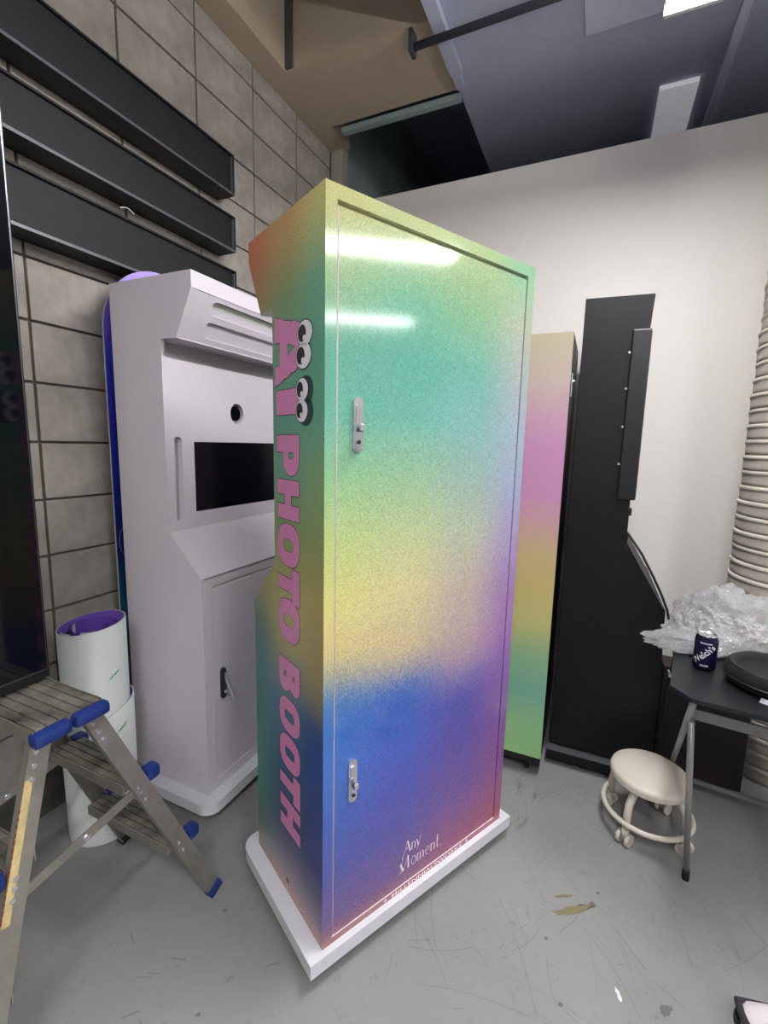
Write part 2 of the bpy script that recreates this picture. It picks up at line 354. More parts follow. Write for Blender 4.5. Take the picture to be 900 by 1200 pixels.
# raw concrete beams over the wall
bm = bmesh.new(); box(bm, XL-.2, -1.68, -4.2, YB+.02, 3.4, 4.3); struct('beam_along_wall', bm, 'conc_beige', wall_left)
bm = bmesh.new(); box(bm, -1.68, -.6, 2.3, 2.765, 3.4, 4.3); struct('trim_1', bm, 'conc_beige')
bm = bmesh.new(); box(bm, -1.68, -1.635, 2.285, 2.3, 3.41, 4.3); struct('recess_shade_strip', bm, 'curb')  # dark strip standing in for the shade of a recess at the beam
bm = bmesh.new(); box(bm, -1.812, -1.72, YB, YB+.07, 0, 3.46); struct('trim_3', bm, 'trim_pale')
# white partition
bm = bmesh.new(); box(bm, -1.72, 6.1, YB, YB+.1, 0, 3.05, bev=.003); struct('wall_back', bm, 'part_white')
# dark space past the partition
bm = bmesh.new(); box(bm, XL-.2, XL, YB+.07, 7.2, 0, 4.3); struct('wall_left_far', bm, 'dark_room')
bm = bmesh.new(); box(bm, -2.3, 6.2, 7.1, 7.2, 0, 4.3); struct('wall_far', bm, 'dark_room')
bm = bmesh.new(); box(bm, 6.1, 6.2, -4.2, 7.2, 0, 4.3); struct('wall_right', bm, 'off_white')
bm = bmesh.new(); box(bm, -2.3, 6.2, -4.3, -4.2, 0, 4.3); struct('wall_front', bm, 'off_white')
# ceiling: high slab, and the dark lowered part to the right
bm = bmesh.new(); box(bm, -2.3, 6.2, -4.3, 7.2, 4.3, 4.45); ceiling = struct('ceiling', bm, 'ceil_dark')
bm = bmesh.new(); box(bm, -.86, 6.1, -4.2, 7.1, 3.397, 3.5); struct('lowered_slab', bm, 'ceil_dark', ceiling)
bm = bmesh.new(); box(bm, -.86, -.80, -4.2, 2.62, 3.36, 3.41); box(bm, -.86, -.82, 2.62, 2.74, 3.375, 3.41); struct('slab_edge', bm, 'ceil_dark', ceiling)
bm = bmesh.new(); box(bm, -.21, 1.6, 1.2, 2.66, 3.385, 3.41, bev=.004); struct('flat_ceiling_panel', bm, 'ceil_panel', ceiling)
bm = bmesh.new(); box(bm, .42, .46, 2.68, 6.5, 3.37, 3.4); struct('cable_tray', bm, 'ceil_panel', ceiling)
bm = bmesh.new(); tube(bm, [(-.97, 2.33, 3.33), (1.3, 2.33, 3.33)], .017, 12); box(bm, -.975, -.955, 2.30, 2.36, 3.30, 3.395)
o = obj('pipe', bm, 'pipe_grey'); tag(o, 'dark round pipe running across under the ceiling, at the end of the beige beam', 'pipe')
bm = bmesh.new(); box(bm, -1.62, -.86, 2.79, 2.83, 3.37, 3.40)
o = obj('hanging_rail', bm, 'dark_room'); tag(o, 'thin dark rail hanging in the shade behind the beige beam', 'rail')
bm = bmesh.new(); box(bm, .15, .335, 3.16, 3.75, 3.372, 3.4, bev=.003); o = obj('ceiling_light', bm, 'bright_white'); tag(o, 'dim pale rectangular ceiling light seen just above the white partition', 'light')
# fluorescent lamps
for i, (x, y) in enumerate(LAMP_ROWS):
    L = thing('fluorescent_lamp', ['lit fluorescent lamp under the dark ceiling at the top right corner of the photo',
        'lit fluorescent lamp out of frame, reflected as the upper streak on the printed door',
        'lit fluorescent lamp farthest right, reflected as the lower streak on the printed door',
        'added fluorescent fill lamp, unseen behind the camera, in the row over the camera',
        'added fluorescent fill lamp, unseen behind the camera, middle row', 'added fluorescent fill lamp, unseen behind the camera, row farthest right'][i], 'lamp', (x, y, 2.9), group='fluorescent ceiling lamps')
    bm = bmesh.new(); box(bm, -.082, .082, -.02, 1.22, .02, .06, bev=.004); obj('lamp_housing', bm, 'lamp_body', L)
    bm = bmesh.new(); box(bm, -.08, .08, 0, 1.2, -.008, .0195, bev=.006); obj('lamp_diffuser', bm, 'lamp%d' % i, L)
    for yy in (-.015, 1.2):
        bm = bmesh.new(); box(bm, -.084, .084, yy, yy+.015, -.010, .0195); obj('end_cap', bm, 'lamp_body', L)
    for yy in (.1, 1.1):
        bm = bmesh.new(); tube(bm, [(0, yy, .06), (0, yy, .5)], .004, 6); obj('hanging_rod', bm, 'lamp_body', L)

# floor marks
def ribbon(bm, pts, w_, z=.0006):
    for a, b_ in zip(pts, pts[1:]):
        a, b_ = Vector((*a, 0)), Vector((*b_, 0)); d = b_-a
        if d.length < 1e-6: continue
        s = Vector((-d.y, d.x, 0)).normalized()*w_/2; o_ = d.normalized()*w_*.3
        vs = [bm.verts.new((p.x, p.y, z)) for p in (a-s-o_, b_-s+o_, b_+s+o_, a+s-o_)]
        bm.faces.new(vs)
bm = bmesh.new()
for k in range(95):
    x, y = random.uniform(-.45, .75), random.uniform(.95, 1.95)
    a = random.choice([random.uniform(0, PI), random.gauss(.9, .3), random.gauss(2.3, .25)]); ln = random.choice([random.uniform(.015, .05), random.uniform(.06, .32)]); cur = random.uniform(-.8, .8)
    pts = []; n_ = 7
    for i in range(n_):
        pts.append((x, y)); x += ln/n_*math.cos(a); y += ln/n_*math.sin(a); a += cur/n_
    ribbon(bm, pts, random.uniform(.0008, .0022))
for k in range(26):
    x, y, a, ln = random.uniform(-.3, .5), random.uniform(1.0, 1.6), random.gauss(2.2, .5), random.uniform(.1, .35)
    ribbon(bm, [(x+ln*t_/6*math.cos(a+.03*t_), y+ln*t_/6*math.sin(a+.03*t_)) for t_ in range(7)], random.uniform(.0007, .0016))
for k in range(14):
    x, y, a = random.uniform(-1.1, -.65), random.uniform(.6, 1.2), random.uniform(0, PI)
    ribbon(bm, [(x, y), (x+.04*math.cos(a), y+.04*math.sin(a))], random.uniform(.001, .004))
for cx, cy in ((-.22, 1.62), (-.16, 1.66), (-.2, 1.85), (-.12, 1.83)):
    for k in range(7):
        x, y, a = cx+random.uniform(-.02, .02), cy+random.uniform(-.02, .02), 1.3+random.uniform(-.3, .3)
        ribbon(bm, [(x, y), (x+.05*math.cos(a), y+.05*math.sin(a))], .003)
o = obj('scratch_marks', bm, 'scuff', floor); o['kind'] = 'stuff'
def blob(cx, cy, rx, ry, ang, seedv, n=34):
    out = []
    for k in range(n):
        a = 2*PI*k/n; q = 1+.45*noise.noise(Vector((math.cos(a)*2.6+seedv, math.sin(a)*2.6, seedv)))+.3*noise.noise(Vector((math.cos(a)*7+seedv, math.sin(a)*7, seedv)))
        x, y = rx*q*math.cos(a), ry*q*math.sin(a)
        out.append((cx+x*math.cos(ang)-y*math.sin(ang), cy+x*math.sin(ang)+y*math.cos(ang)))
    return out
def flat(name, poly, m_, lab, z=.0009):
    bm = bmesh.new(); bm.faces.new([bm.verts.new((x, y, z)) for x, y in poly]); bmesh.ops.triangulate(bm, faces=bm.faces)
    o = obj(name, bm, m_, floor, recalc=False); o['label'] = lab; return o
flat('floor_stain', blob(.05, 1.405, .058, .012, .62, 3.1), 'stain', 'yellow-brown stain on the grey floor')
flat('floor_stain', blob(.02, 1.44, .03, .006, .5, 5.1), 'stain', 'short faint yellow-brown stain')
flat('floor_stain', blob(.105, 1.45, .010, .009, .62, 8.1), 'chip', 'dark end of the yellow-brown stain')
for x, y, q in ((-.02, 1.277, .006), (.28, 1.226, .016), (.12, 1.5, .006), (.03, 1.12, .007), (-.93, .93, .007), (-.80, .70, .006), (-.78, 1.18, .006)):
    flat('floor_chip', blob(x, y, q, q*.7, .8, x*9), 'chip', 'small dark chip in the floor paint')
flat('paper_scrap', blob(.17, 1.21, .016, .005, 2.0, 1.7), 'can_white', 'tiny white scrap')

# ------------------------------------------------------------------ black steel channels on the block wall
for lab, z0, z1 in (('topmost of the three black steel channels on the block wall', 2.615, 2.797),
                    ('middle of the three black steel channels on the block wall', 2.357, 2.520),
                    ('lowest of the three black steel channels, right above the white booth', 2.085, 2.270)):
    T = thing('wall_channel', lab, 'steel channel', (XL, 0, 0), group='black steel channels on the block wall')
    D, ye = .112, 1.907
    bm = bmesh.new(); box(bm, 0.001, D-.012, -1.3, ye-.012, z0+.008, z1-.008); obj('face_panel', bm, 'steel_black', T)
    bm = bmesh.new(); box(bm, .001, D, -1.3, ye, z1-.008, z1, bev=.001); obj('top_flange', bm, 'steel_black', T)
    bm = bmesh.new(); box(bm, .001, D-.003, -1.3, ye, z0, z0+.008); obj('bottom_flange', bm, 'steel_black', T)
    bm = bmesh.new(); box(bm, D-.003, D, -1.3, ye, z0, z0+.010); obj('worn_lip', bm, 'steel_edge', T)['label'] = 'bare metal lower lip'
    bm = bmesh.new(); box(bm, .001, D, ye-.012, ye-.004, z0+.008, z1-.008); box(bm, .001, D, ye-.004, ye, z0, z1); obj('end_plate', bm, 'steel_black', T)
    bm = bmesh.new(); box(bm, D-.011, D-.001, ye-.018, ye-.0125, z0+.014, z1-.014); obj('end_strip', bm, 'steel_edge', T)['label'] = 'pale strip at the channel end'
bm = bmesh.new(); tube(bm, [(XL+.05, 1.335+.01*k, 2.325+.012*math.sin(k*.5)) for k in range(7)], .0022, 6)
tag(obj('cable_tie', bm, 'can_white'), 'white cable tie between the middle and lowest black channels', 'cable tie')

# big upright display on a floor stand, at the left edge
T = thing('large_display', 'tall black glass display with a thin silver edge, upright at the left edge', 'display', (-1.262, 0, 0))
bm = bmesh.new(); box(bm, -.048, -.002, -.14, .678, .812, 2.208, bev=.002); obj('display_case', bm, 'black_plastic', T)
bm = bmesh.new(); box(bm, -.002, .0, -.134, .670, .838, 2.202); obj('glass_panel', bm, 'black_gloss', T)
bm = bmesh.new(); box(bm, -.003, .002, -.134, .671, .834, .838); obj('silver_bezel', bm, 'bezel', T)['label'] = 'thin silver lower edge line'
bm = bmesh.new(); box(bm, -.003, .001, .671, .6735, .838, 2.202); obj('side_bezel', bm, 'bezel', T)
bm = bmesh.new(); tube(bm, [(-.075, .0, .02), (-.075, .0, 1.55)], .03, 16); obj('stand_column', bm, 'black_plastic', T)
bm = bmesh.new(); box(bm, -.30, .12, -.2, .2, .0, .02, bev=.004); obj('stand_base', bm, 'black_plastic', T)
bm = bmesh.new(); box(bm, -.075, -.045, -.1, .44, 1.3, 1.6); obj('wall_bracket', bm, 'black_plastic', T)

# ------------------------------------------------------------------ photo booths
def caster(parent, x, y, zt, r=.02, mats='black_rubber'):
    bm = bmesh.new(); lathe(bm, [(r, -.009), (r, .009)], seg=16); bm.transform(Matrix.Rotation(PI/2, 4, 'Y')); bm.transform(Matrix.Translation((x, y, r)))
    box(bm, x-.013, x+.013, y-.012, y+.012, 2*r-.004, zt, mi=1)
    return obj('caster', bm, [mats, 'chrome_dark'], parent)
def lock(parent, x, z0, z1, yface, out, open_lever=False):
    """oblong chrome swing-handle lock; out = -1 for the back door (faces -y), +1 for the front"""
    wd = .013
    poly = rrect(x-wd, x+wd, z0, z1, wd-.0005, 6)
    a = plate(poly, [], .007, lambda u, v, w_: (u, yface+out*w_, v))
    me1 = bpy.data.meshes.new('t'); a.to_mesh(me1); a.free()
    bm = bmesh.new(); bm.from_mesh(me1)
    a = plate(rrect(x-wd*.62, x+wd*.62, z0+.006, z1-.016, wd*.6, 6), [], .004, lambda u, v, w_: (u, yface+out*(w_+.007), v), mi=0)
    me2 = bpy.data.meshes.new('t'); a.to_mesh(me2); a.free(); bm.from_mesh(me2)
    L = obj('door_lock', bm, ['chrome_dark' if open_lever else 'chrome'], parent); L['label'] = 'chrome swing handle lock'
    zc = z0+(z1-z0)*.42
    bm = bmesh.new()
    if open_lever:
        bar(bm, (x, yface+out*.012, z1-.02), (x, yface+out*.055, z0+.01), .014, .006, up=(1, 0, 0))
        tube(bm, [(x, yface+out*.01, z0+.03), (x, yface+out*.02, z0+.03)], .007, 10)
    else:
        tube(bm, [(x, yface+out*.011, zc), (x, yface+out*.022, zc)], .0058, 12, mi=1)
        box(bm, x-.006, x+.006, yface+out*.020, yface+out*.026, zc-.004, zc+.012, mi=0, bev=.001)
        tube(bm, [(x-.001, yface+out*.011, z0+.024), (x-.001, yface+out*.0135, z0+.024)], .005, 10, mi=1)
    o = obj('handle_lever' if open_lever else 'key_cylinder', bm, ['chrome', 'black_plastic'], L if parent is None else parent)
    return L
def booth(name, label, A, th, side_m, back_m, front_m, W=.75, D=.42, z0=.085, slab_m='white_slab', slab=(-.045, .79, -.018, .47), group=None):
    T = thing(name, label, 'photo booth', (A[0], A[1], 0), th, group)
    full = [(0, z0), (D, z0), (D, .943), (D-.15, 1.10), (D-.15, 1.778), (D-.078, 1.778), (D, 1.932), (D, 1.986), (0, 1.986)]
    core = [(.012, z0), (D-.012, z0), (D-.012, .943-.006), (D-.185, 1.095), (D-.185, 1.782), (D-.085, 1.782), (D-.013, 1.935), (D-.013, 1.98), (.012, 1.98)]
    c = .014
    bm = bmesh.new()
    for x0, x1 in ((0, c), (W-c, W)): prism(bm, full, x0, x1)
    prism(bm, core, c, W-c)
    # top cap, front lip, slanted shelf, underside skins
    box(bm, c, W-c, 0.0, D, 1.974, 1.986)
    box(bm, c, W-c, D-.014, D, 1.932, 1.974)
    prism(bm, [(D, .943), (D-.014, .93), (D-.17, 1.094), (D-.15, 1.10)], c, W-c)
    prism(bm, [(D-.184, 1.778), (D-.078, 1.778), (D-.078, 1.79), (D-.184, 1.79)], c, W-c)
    bmesh.ops.recalc_face_normals(bm, faces=bm.faces)
    for f in bm.faces:
        f.material_index = 0 if abs(f.normal.x) > .7 else (1 if f.normal.y < -.5 else 2)
    body = obj('body', bm, [side_m, back_m, front_m], T, recalc=False)
    # back frame and door
    def frame_and_door(yf, out, x0, x1, zz0, zz1, dr, nm, m_face):
        g = .005
        if out < 0: fm = lambda u, v, w_: (u, yf+.012-w_, v)
        else: fm = lambda u, v, w_: (u, yf-.012+w_, v)
        hole = [(dr[0], dr[2]), (dr[1], dr[2]), (dr[1], dr[3]), (dr[0], dr[3])]
        b1 = plate([(x0, zz0), (x1, zz0), (x1, zz1), (x0, zz1)], [hole], .012, fm, 0, 1)
        for f_ in b1.faces:
            if f_.material_index == 1 and (f_.calc_center_median().z > dr[3]-.002 or f_.calc_center_median().x > dr[1]-.002): f_.material_index = 0
        obj('%s_frame' % nm, b1, [m_face, 'white_edge'], T)
        b2 = plate([(dr[0]+g, dr[2]+g*.6), (dr[1]-g, dr[2]+g*.6), (dr[1]-g, dr[3]-g*2.2), (dr[0]+g, dr[3]-g*2.2)], [], .0105, fm, 0, 1)
        return obj('%s_door' % nm, b2, [m_face, 'white_edge'], T)
    bd = frame_and_door(0, -1, c, W-c, z0, 1.974, (.030, W-.034, .104, 1.955), 'back', back_m)
    fd = frame_and_door(D, 1, c, W-c, z0, .93, (.046, W-.046, .125, .905), 'front', front_m)
    for a, b_ in ((1.416, 1.545), (.488, .612)): lock(bd, .089, a, b_, .0015, -1)
    lock(fd, W-.09, .444, .569, D-.0015, 1, True)
    # face panel with screen opening, camera hole and slot
    sx0, sx1, sz0, sz1 = .10, W-.132, 1.16, 1.43
    scr = [(sx0, sz0), (sx1, sz0), (sx1, sz1), (sx0, sz1)]
    camx = W/2+.005
    slot = rrect(W-.076, W-.040, 1.13, 1.447, .0175, 6)
    fp = plate([(c, 1.10), (W-c, 1.10), (W-c, 1.722), (c, 1.722)], [scr, ell(camx, 1.55, .04, .042), slot], .033, lambda u, v, w_: (u, D-.185+w_, v))
    obj('face_panel', fp, front_m if front_m != 'white_lac' else 'white_lac', T)
    bm = bmesh.new(); box(bm, sx0+.001, sx1-.001, D-.184, D-.156, sz0+.001, sz1-.001); obj('screen', bm, 'screen', T)
    bm = bmesh.new(); tube(bm, [(camx, D-.184, 1.55), (camx, D-.160, 1.55)], .029, 20); obj('camera_lens', bm, 'black_gloss', T)
    bm = bmesh.new(); box(bm, W-.074, W-.042, D-.1845, D-.18, 1.132, 1.445); obj('slot_lining', bm, 'slot_grey', T)
    # header panel with two vents, laid on the slanted face
    p0 = Vector((0, D-.001, 1.934)); p1 = Vector((0, D-.079, 1.780)); dv = (p1-p0); L_ = dv.length; dv.normalize(); nv = Vector((0, -dv.z, dv.y))
    if nv.y < 0: nv = -nv
    fm = lambda u, v, w_: tuple(Vector((u, 0, 0)) + p0 + dv*v + nv*(w_-.012))
    v1 = rrect(.11, W-.11, .018, .068, .018, 5); v2 = rrect(.11, W-.11, .092, .150, .018, 5)
    obj('vent_panel', plate([(c, 0), (W-c, 0), (W-c, L_), (c, L_)], [v1, v2], .012, fm), front_m, T)
    obj('vent_lining', plate([(.1, .01), (W-.1, .01), (W-.1, .158), (.1, .158)], [], .002, fm), 'slot_grey', T)
    # base plate
    a, b_, c_, d_ = slab
    sl = plate(rrect(a, b_, c_, d_, .055, 8, corners=(0, 0, 1, 1)), [], .042, lambda u, v, w_: (u, v, .043+w_))
    obj('base_plate', sl, slab_m, T)
    for x, y in ((.06, .05), (W-.06, .05), (.06, D-.03), (W-.06, D-.03)): caster(T, x, y, .043)
    return T
TH = math.radians(62.54)
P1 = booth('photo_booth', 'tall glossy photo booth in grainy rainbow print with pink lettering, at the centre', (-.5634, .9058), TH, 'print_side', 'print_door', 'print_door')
P2 = booth('photo_booth', 'plain white photo booth with black screen, between block wall and rainbow booth', (-1.648, 1.934), -PI/2, 'white_lac', 'white_lac', 'white_lac', D=.40, slab=(-.03, .80, -.003, .455))

# lettering on the side of the rainbow booth
def off(loop, d):
    out = []; n = len(loop)
    ar = sum(loop[i][0]*loop[(i+1) % n][1]-loop[(i+1) % n][0]*loop[i][1] for i in range(n))
    sg = 1 if ar > 0 else -1
    for i in range(n):
        p0, p, p1 = Vector(loop[i-1]), Vector(loop[i]), Vector(loop[(i+1) % n])
        e0, e1 = (p-p0), (p1-p)
        if e0.length < 1e-9 or e1.length < 1e-9: out.append(tuple(p)); continue
        e0.normalize(); e1.normalize()
        n0, n1 = Vector((e0.y, -e0.x)), Vector((e1.y, -e1.x)); bs = (n0+n1)
        if bs.length < 1e-6: bs = n0
        bs.normalize(); k = 1/max(.55, bs.dot(n0))
        out.append(tuple(p+bs*sg*d*k))
    return out
def sup(cx, cy, rx, ry, p=2.6, n=28):
    out = []
    for k in range(n):
        a = 2*PI*k/n; c, s = math.cos(a), math.sin(a)
        out.append((cx+rx*math.copysign(abs(c)**(2/p), c), cy+ry*math.copysign(abs(s)**(2/p), s)))
    return out
def arc(cx, cy, rx, ry, a0, a1, n=8): return [(cx+rx*math.cos(math.radians(a0+(a1-a0)*k/n)), cy+ry*math.sin(math.radians(a0+(a1-a0)*k/n))) for k in range(n+1)]
G = {
 'P': ([(0, 0), (.42, 0), (.42, .30)] + arc(.62, .65, .38, .35, -90, 90) + [(0, 1)], [[(.42, .54), (.56, .54), (.60, .65), (.56, .76), (.42, .76)]]),
 'H': ([(0, 0), (.37, 0), (.37, .36), (.63, .36), (.63, 0), (1, 0), (1, 1), (.63, 1), (.63, .64), (.37, .64), (.37, 1), (0, 1)], []),
 'O': (sup(.5, .5, .5, .5), [sup(.5, .5, .15, .24, 3.5, 16)]),
 'T': ([(.30, 0), (.70, 0), (.70, .68), (1, .68), (1, 1), (0, 1), (0, .68), (.30, .68)], []),
 'B': ([(0, 0)] + arc(.66, .28, .34, .28, -90, 60) + arc(.62, .77, .33, .23, -40, 90) + [(0, 1)], [[(.36, .24), (.56, .24), (.56, .36), (.36, .36)], [(.36, .66), (.54, .66), (.54, .77), (.36, .77)]]),
 'I': ([(0, 0), (1, 0), (1, 1), (0, 1)], []),
 'A': ([(0, 0), (.37, 0), (.37, .20), (.71, .20), (.71, 0), (1.0, 0), (.77, 1), (.20, 1), (.11, .5)], [[(.42, .50), (.60, .52), (.50, .82)]]),
}
def wavy(loop, amp, frq):
    out = []; n = len(loop)
    for i in range(n):
        a, b_ = Vector(loop[i]), Vector(loop[(i+1) % n]); m_ = max(1, int((b_-a).length/.07))
        for k in range(m_):
            p = a.lerp(b_, k/m_); d = (b_-a).normalized()
            q = amp*math.sin(k*PI*frq) if m_ > 3 else 0
            out.append((p.x-d.y*q, p.y+d.x*q))
    return out
def side_map(w0): return lambda u, v, w_: (-w0-w_, v, u)      # u = z, v = depth on the side panel
def letter(ch, zt, zb, y0, y1, wav=0):
    out, holes = G[ch]
    if wav: out = wavy(out, wav, .5)
    mp = lambda lp: [(zt-(zt-zb)*u, y0-(y0-y1)*v) for u, v in lp]
    o_, h_ = mp(out), [mp(h) for h in holes]
    bg = plate(off(o_, .0022), [off(h, -.0016) for h in h_], .0005, side_map(0))
    L = obj('letter', bg, 'ink_dark', P1); L['label'] = 'pink letter %s with dark outline' % ch
    obj('letter_fill', plate(o_, h_, .0004, side_map(.0005)), 'ink_pink', L)
for ch, zt, zb in (('P', 1.454, 1.350), ('H', 1.338, 1.234), ('O', 1.222, 1.106), ('T', 1.102, 1.008), ('O', 1.014, .893), ('B', .836, .740), ('O', .722, .618), ('O', .608, .503), ('T', .498, .412), ('H', .400, .300)):
    letter(ch, zt, zb, .246, .122)
letter('A', 1.754, 1.579, .254, .112, .012); letter('I', 1.568, 1.506, .250, .120, .012)
# dark drop shape behind the eyes of the I
obj('eye_shadow', plate(off(ell(1.560, .088, .032, .036), .002), [], .0003, side_map(.0008)), 'ink_shadow', P1)
obj('eye_shadow', plate(off(ell(1.510, .088, .032, .036), .002), [], .0003, side_map(.0008)), 'ink_shadow', P1)
for cz, cy, rz_, ry_ in ((1.690, .090, .029, .036), (1.640, .097, .030, .037), (1.562, .104, .027, .029), (1.512, .106, .027, .029)):
    E_ = obj('cartoon_eye', plate(off(ell(cz, cy, rz_, ry_), .0025), [], .0004, side_map(.0011)), 'ink_black', P1)
    obj('eye_white', plate(ell(cz, cy, rz_, ry_), [], .0004, side_map(.0015)), 'ink_white', E_)
    obj('pupil', plate(ell(cz+.001, cy+ry_*.35, rz_*.68, ry_*.55), [], .0004, side_map(.0019)), 'ink_black', E_)
    obj('eye_glint', plate(ell(cz-rz_*.38, cy+ry_*.02, rz_*.24, ry_*.2, 12), [], .0004, side_map(.0023)), 'ink_white', E_)
bm = bmesh.new(); tube(bm, [(-.001, .205, .125), (.004, .205, .125)], .008, 16); box(bm, -.002, .001, .202, .208, .09, .12, mi=1)
obj('cable_hole', bm, ['ink_black', 'chrome'], P1)
# thin serif wordmark and line of capitals on the back door
def strokes(glyphs, x0, z0, h, y, track=.12):
    bm = bmesh.new(); x = x0
    for g in glyphs:
        adv, st = g
        for pts, wd in st:
            for (a, b_) in zip(pts, pts[1:]):
                A_, B_ = Vector((x+a[0]*h, z0+a[1]*h)), Vector((x+b_[0]*h, z0+b_[1]*h)); d = B_-A_
                if d.length < 1e-7: continue
                s = Vector((-d.y, d.x)).normalized()*wd*h/2; e_ = d.normalized()*.008*h
                q = [A_-s-e_, B_-s+e_, B_+s+e_, A_+s-e_]
                vs = [bm.verts.new((p.x, y, p.y)) for p in q]; bm.faces.new(vs)
        x += (adv+track)*h
    return bm, x
TH_, TK = .035, .13
SER = {
 'A': (.66, [([(0, 0), (.33, 1)], TH_), ([(.33, 1), (.62, 0)], TK), ([(.12, .36), (.50, .36)], TH_), ([(-.10, -.35), (-.14, -.1), (0, 0)], TH_)]),
 'n': (.42, [([(.04, 0), (.04, .62)], .09), ([(.04, .48), (.16, .62), (.28, .6), (.34, .48)], TH_), ([(.34, .5), (.34, 0)], .09)]),
 'y': (.44, [([(0, .62), (.2, 0)], .10), ([(.42, .78), (.2, 0), (.1, -.22), (0, -.25)], TH_)]),
 'M': (.86, [([(-.12, -.12), (.06, .0), (.16, 1)], TH_), ([(.0, .62), (.26, 0)], .15), ([(.26, 0), (.66, 1)], TH_), ([(.66, 1), (.72, 0)], TK)]),
 'o': (.42, [([(.21+.2*math.cos(a*PI/8), .31+.31*math.sin(a*PI/8)) for a in range(17)], .05)]),
 'm': (.66, [([(.04, 0), (.04, .62)], .09), ([(.04, .48), (.14, .62), (.24, .6), (.3, .48)], TH_), ([(.3, .5), (.3, 0)], .09), ([(.3, .48), (.42, .62), (.52, .6), (.58, .48)], TH_), ([(.58, .5), (.58, 0)], .09)]),
 'e': (.40, [([(.02, .34), (.38, .34)]+[(.2+.18*math.cos(a*PI/8), .32+.3*math.sin(a*PI/8)) for a in range(0, 14)], .045)]),
 't': (.24, [([(.1, 1.0), (.1, .05), (.2, 0)], .08), ([(0, .62), (.24, .62)], TH_)]),
 '.': (.12, [([(.02, .04), (.10, .04)], .09)]),
}
YD = -.0008
bm, _ = strokes([SER[c] for c in 'Any'], .285, .207, .040, YD+.0012, .10); w1 = obj('wordmark', bm, 'ink_paleprint', P1, recalc=False); w1['label'] = 'thin white words Any'
bm, _ = strokes([SER[c] for c in 'Moment.'], .272, .152, .045, YD+.0012, .115); w1 = obj('wordmark', bm, 'ink_paleprint', P1, recalc=False); w1['label'] = 'thin white words Moment'
def text_mesh(s, size, bold=0.0, spacing=1.0, align='LEFT', shear=0):
    cu = bpy.data.curves.new('t', 'FONT'); cu.body = s; cu.size = size; cu.offset = bold; cu.space_character = spacing; cu.align_x = align; cu.shear = shear
    cu.resolution_u = 3
    ob = bpy.data.objects.new('t', cu); COL.objects.link(ob); bpy.context.view_layer.update()
    me = bpy.data.meshes.new_from_object(ob.evaluated_get(bpy.context.evaluated_depsgraph_get()))
    bpy.data.objects.remove(ob); return me
me = text_mesh('MILLENNIALSWORKS', .0165, .0002, 1.0)
bm = bmesh.new(); bm.from_mesh(me); xs = [v.co.x for v in bm.verts]; k = .305/(max(xs)-min(xs))
for v in bm.verts: v.co = Vector((.240+(v.co.x-min(xs))*k, -.0006, .0875+v.co.y))
obj('studio_line', bm, 'ink_paleprint', P1, recalc=False)['label'] = 'small pale capitals along the bottom rail'
for sx in (.216, .570):
    st = []
    for k in range(8):
        rr_ = .0085 if k % 2 == 0 else .0024
        st.append((sx+rr_*math.cos(k*PI/4), .0945+rr_*math.sin(k*PI/4)))
    bm = bmesh.new(); bm.faces.new([bm.verts.new((x, -.0006, z)) for x, z in st]); bmesh.ops.triangulate(bm, faces=bm.faces)
    obj('star_mark', bm, 'ink_paleprint', P1, recalc=False)

# black booth seen from its side
T = thing('photo_booth', 'matt black photo booth seen side-on, monitor on its front, before the white partition', 'photo booth', (-.09, 2.88, 0), -PI/2)
W = .75
prof = [(0, .085), (.41, .085), (.41, .45), (.398, .79), (.385, .805), (.232, 1.06), (.226, 1.9), (.240, 1.905), (.247, 2.035), (0, 2.04)]
bm = bmesh.new(); prism(bm, prof, 0, W); bmesh.ops.recalc_face_normals(bm, faces=bm.faces)
bmesh.ops.bevel(bm, geom=list(bm.edges), offset=.002, segments=1, affect='EDGES'); obj('body', bm, 'black_mat', T)
bm = bmesh.new(); box(bm, .02, W+.016, .180, .247, 1.235, 1.905, bev=.006)
mo = obj('monitor', bm, 'black_plastic', T)
bm = bmesh.new(); box(bm, .03, W+.006, .2465, .2485, 1.245, 1.895); obj('monitor_glass', bm, 'black_gloss', mo)
bm = bmesh.new()
for z in (1.38, 1.53, 1.68, 1.82): tube(bm, [(W-.0, .176, z), (W+.004, .176, z)], .005, 8)
obj('bolt_heads', bm, 'chrome', mo)['kind'] = 'stuff'
bm = bmesh.new(); box(bm, -.02, W+.04, -.01, .42, .03, .072, bev=.002); obj('base_plate', bm, 'black_mat', T)
bm = bmesh.new(); box(bm, -.02, W+.0405, -.01, .4205, .0715, .0735); obj('plate_edge', bm, 'steel_edge', T)['label'] = 'bare metal top edge'
for x, y in ((.06, .05), (W-.06, .05), (.06, .36), (W-.06, .36)): caster(T, x, y, .03, r=.014)
bm = bmesh.new(); box(bm, W-.04, W+.002, .227, .236, 1.03, 1.10, bev=.002); box(bm, W-.04, W+.003, .225, .240, 1.17, 1.2, bev=.002); obj('bracket', bm, 'black_plastic', T)
# loose cable over the slanted shelf
pts = [(.142, 2.12, 1.10), (.20, 2.11, 1.02), (.25, 2.105, .93), (.285, 2.10, .86), (.31, 2.10, .80), (.318, 2.10, .765)]
bm = bmesh.new(); tube(bm, pts, .005, 8); tag(obj('cable', bm, 'black_rubber'), 'black cable hanging down the slanted front of the black booth', 'cable')
pts = [(.345, 2.09, .68), (.350, 2.085, .62), (.342, 2.08, .52), (.332, 2.075, .44), (.335, 2.08, .33), (.325, 2.085, .26)]
bm = bmesh.new(); tube(bm, pts, .006, 8); tube(bm, [(.342, 2.078, .535), (.342, 2.078, .56)], .012, 12, mi=1)
tag(obj('cable', bm, ['black_rubber', 'chrome']), 'black cable with a metal plug hanging between the black booth and the folding table', 'cable')

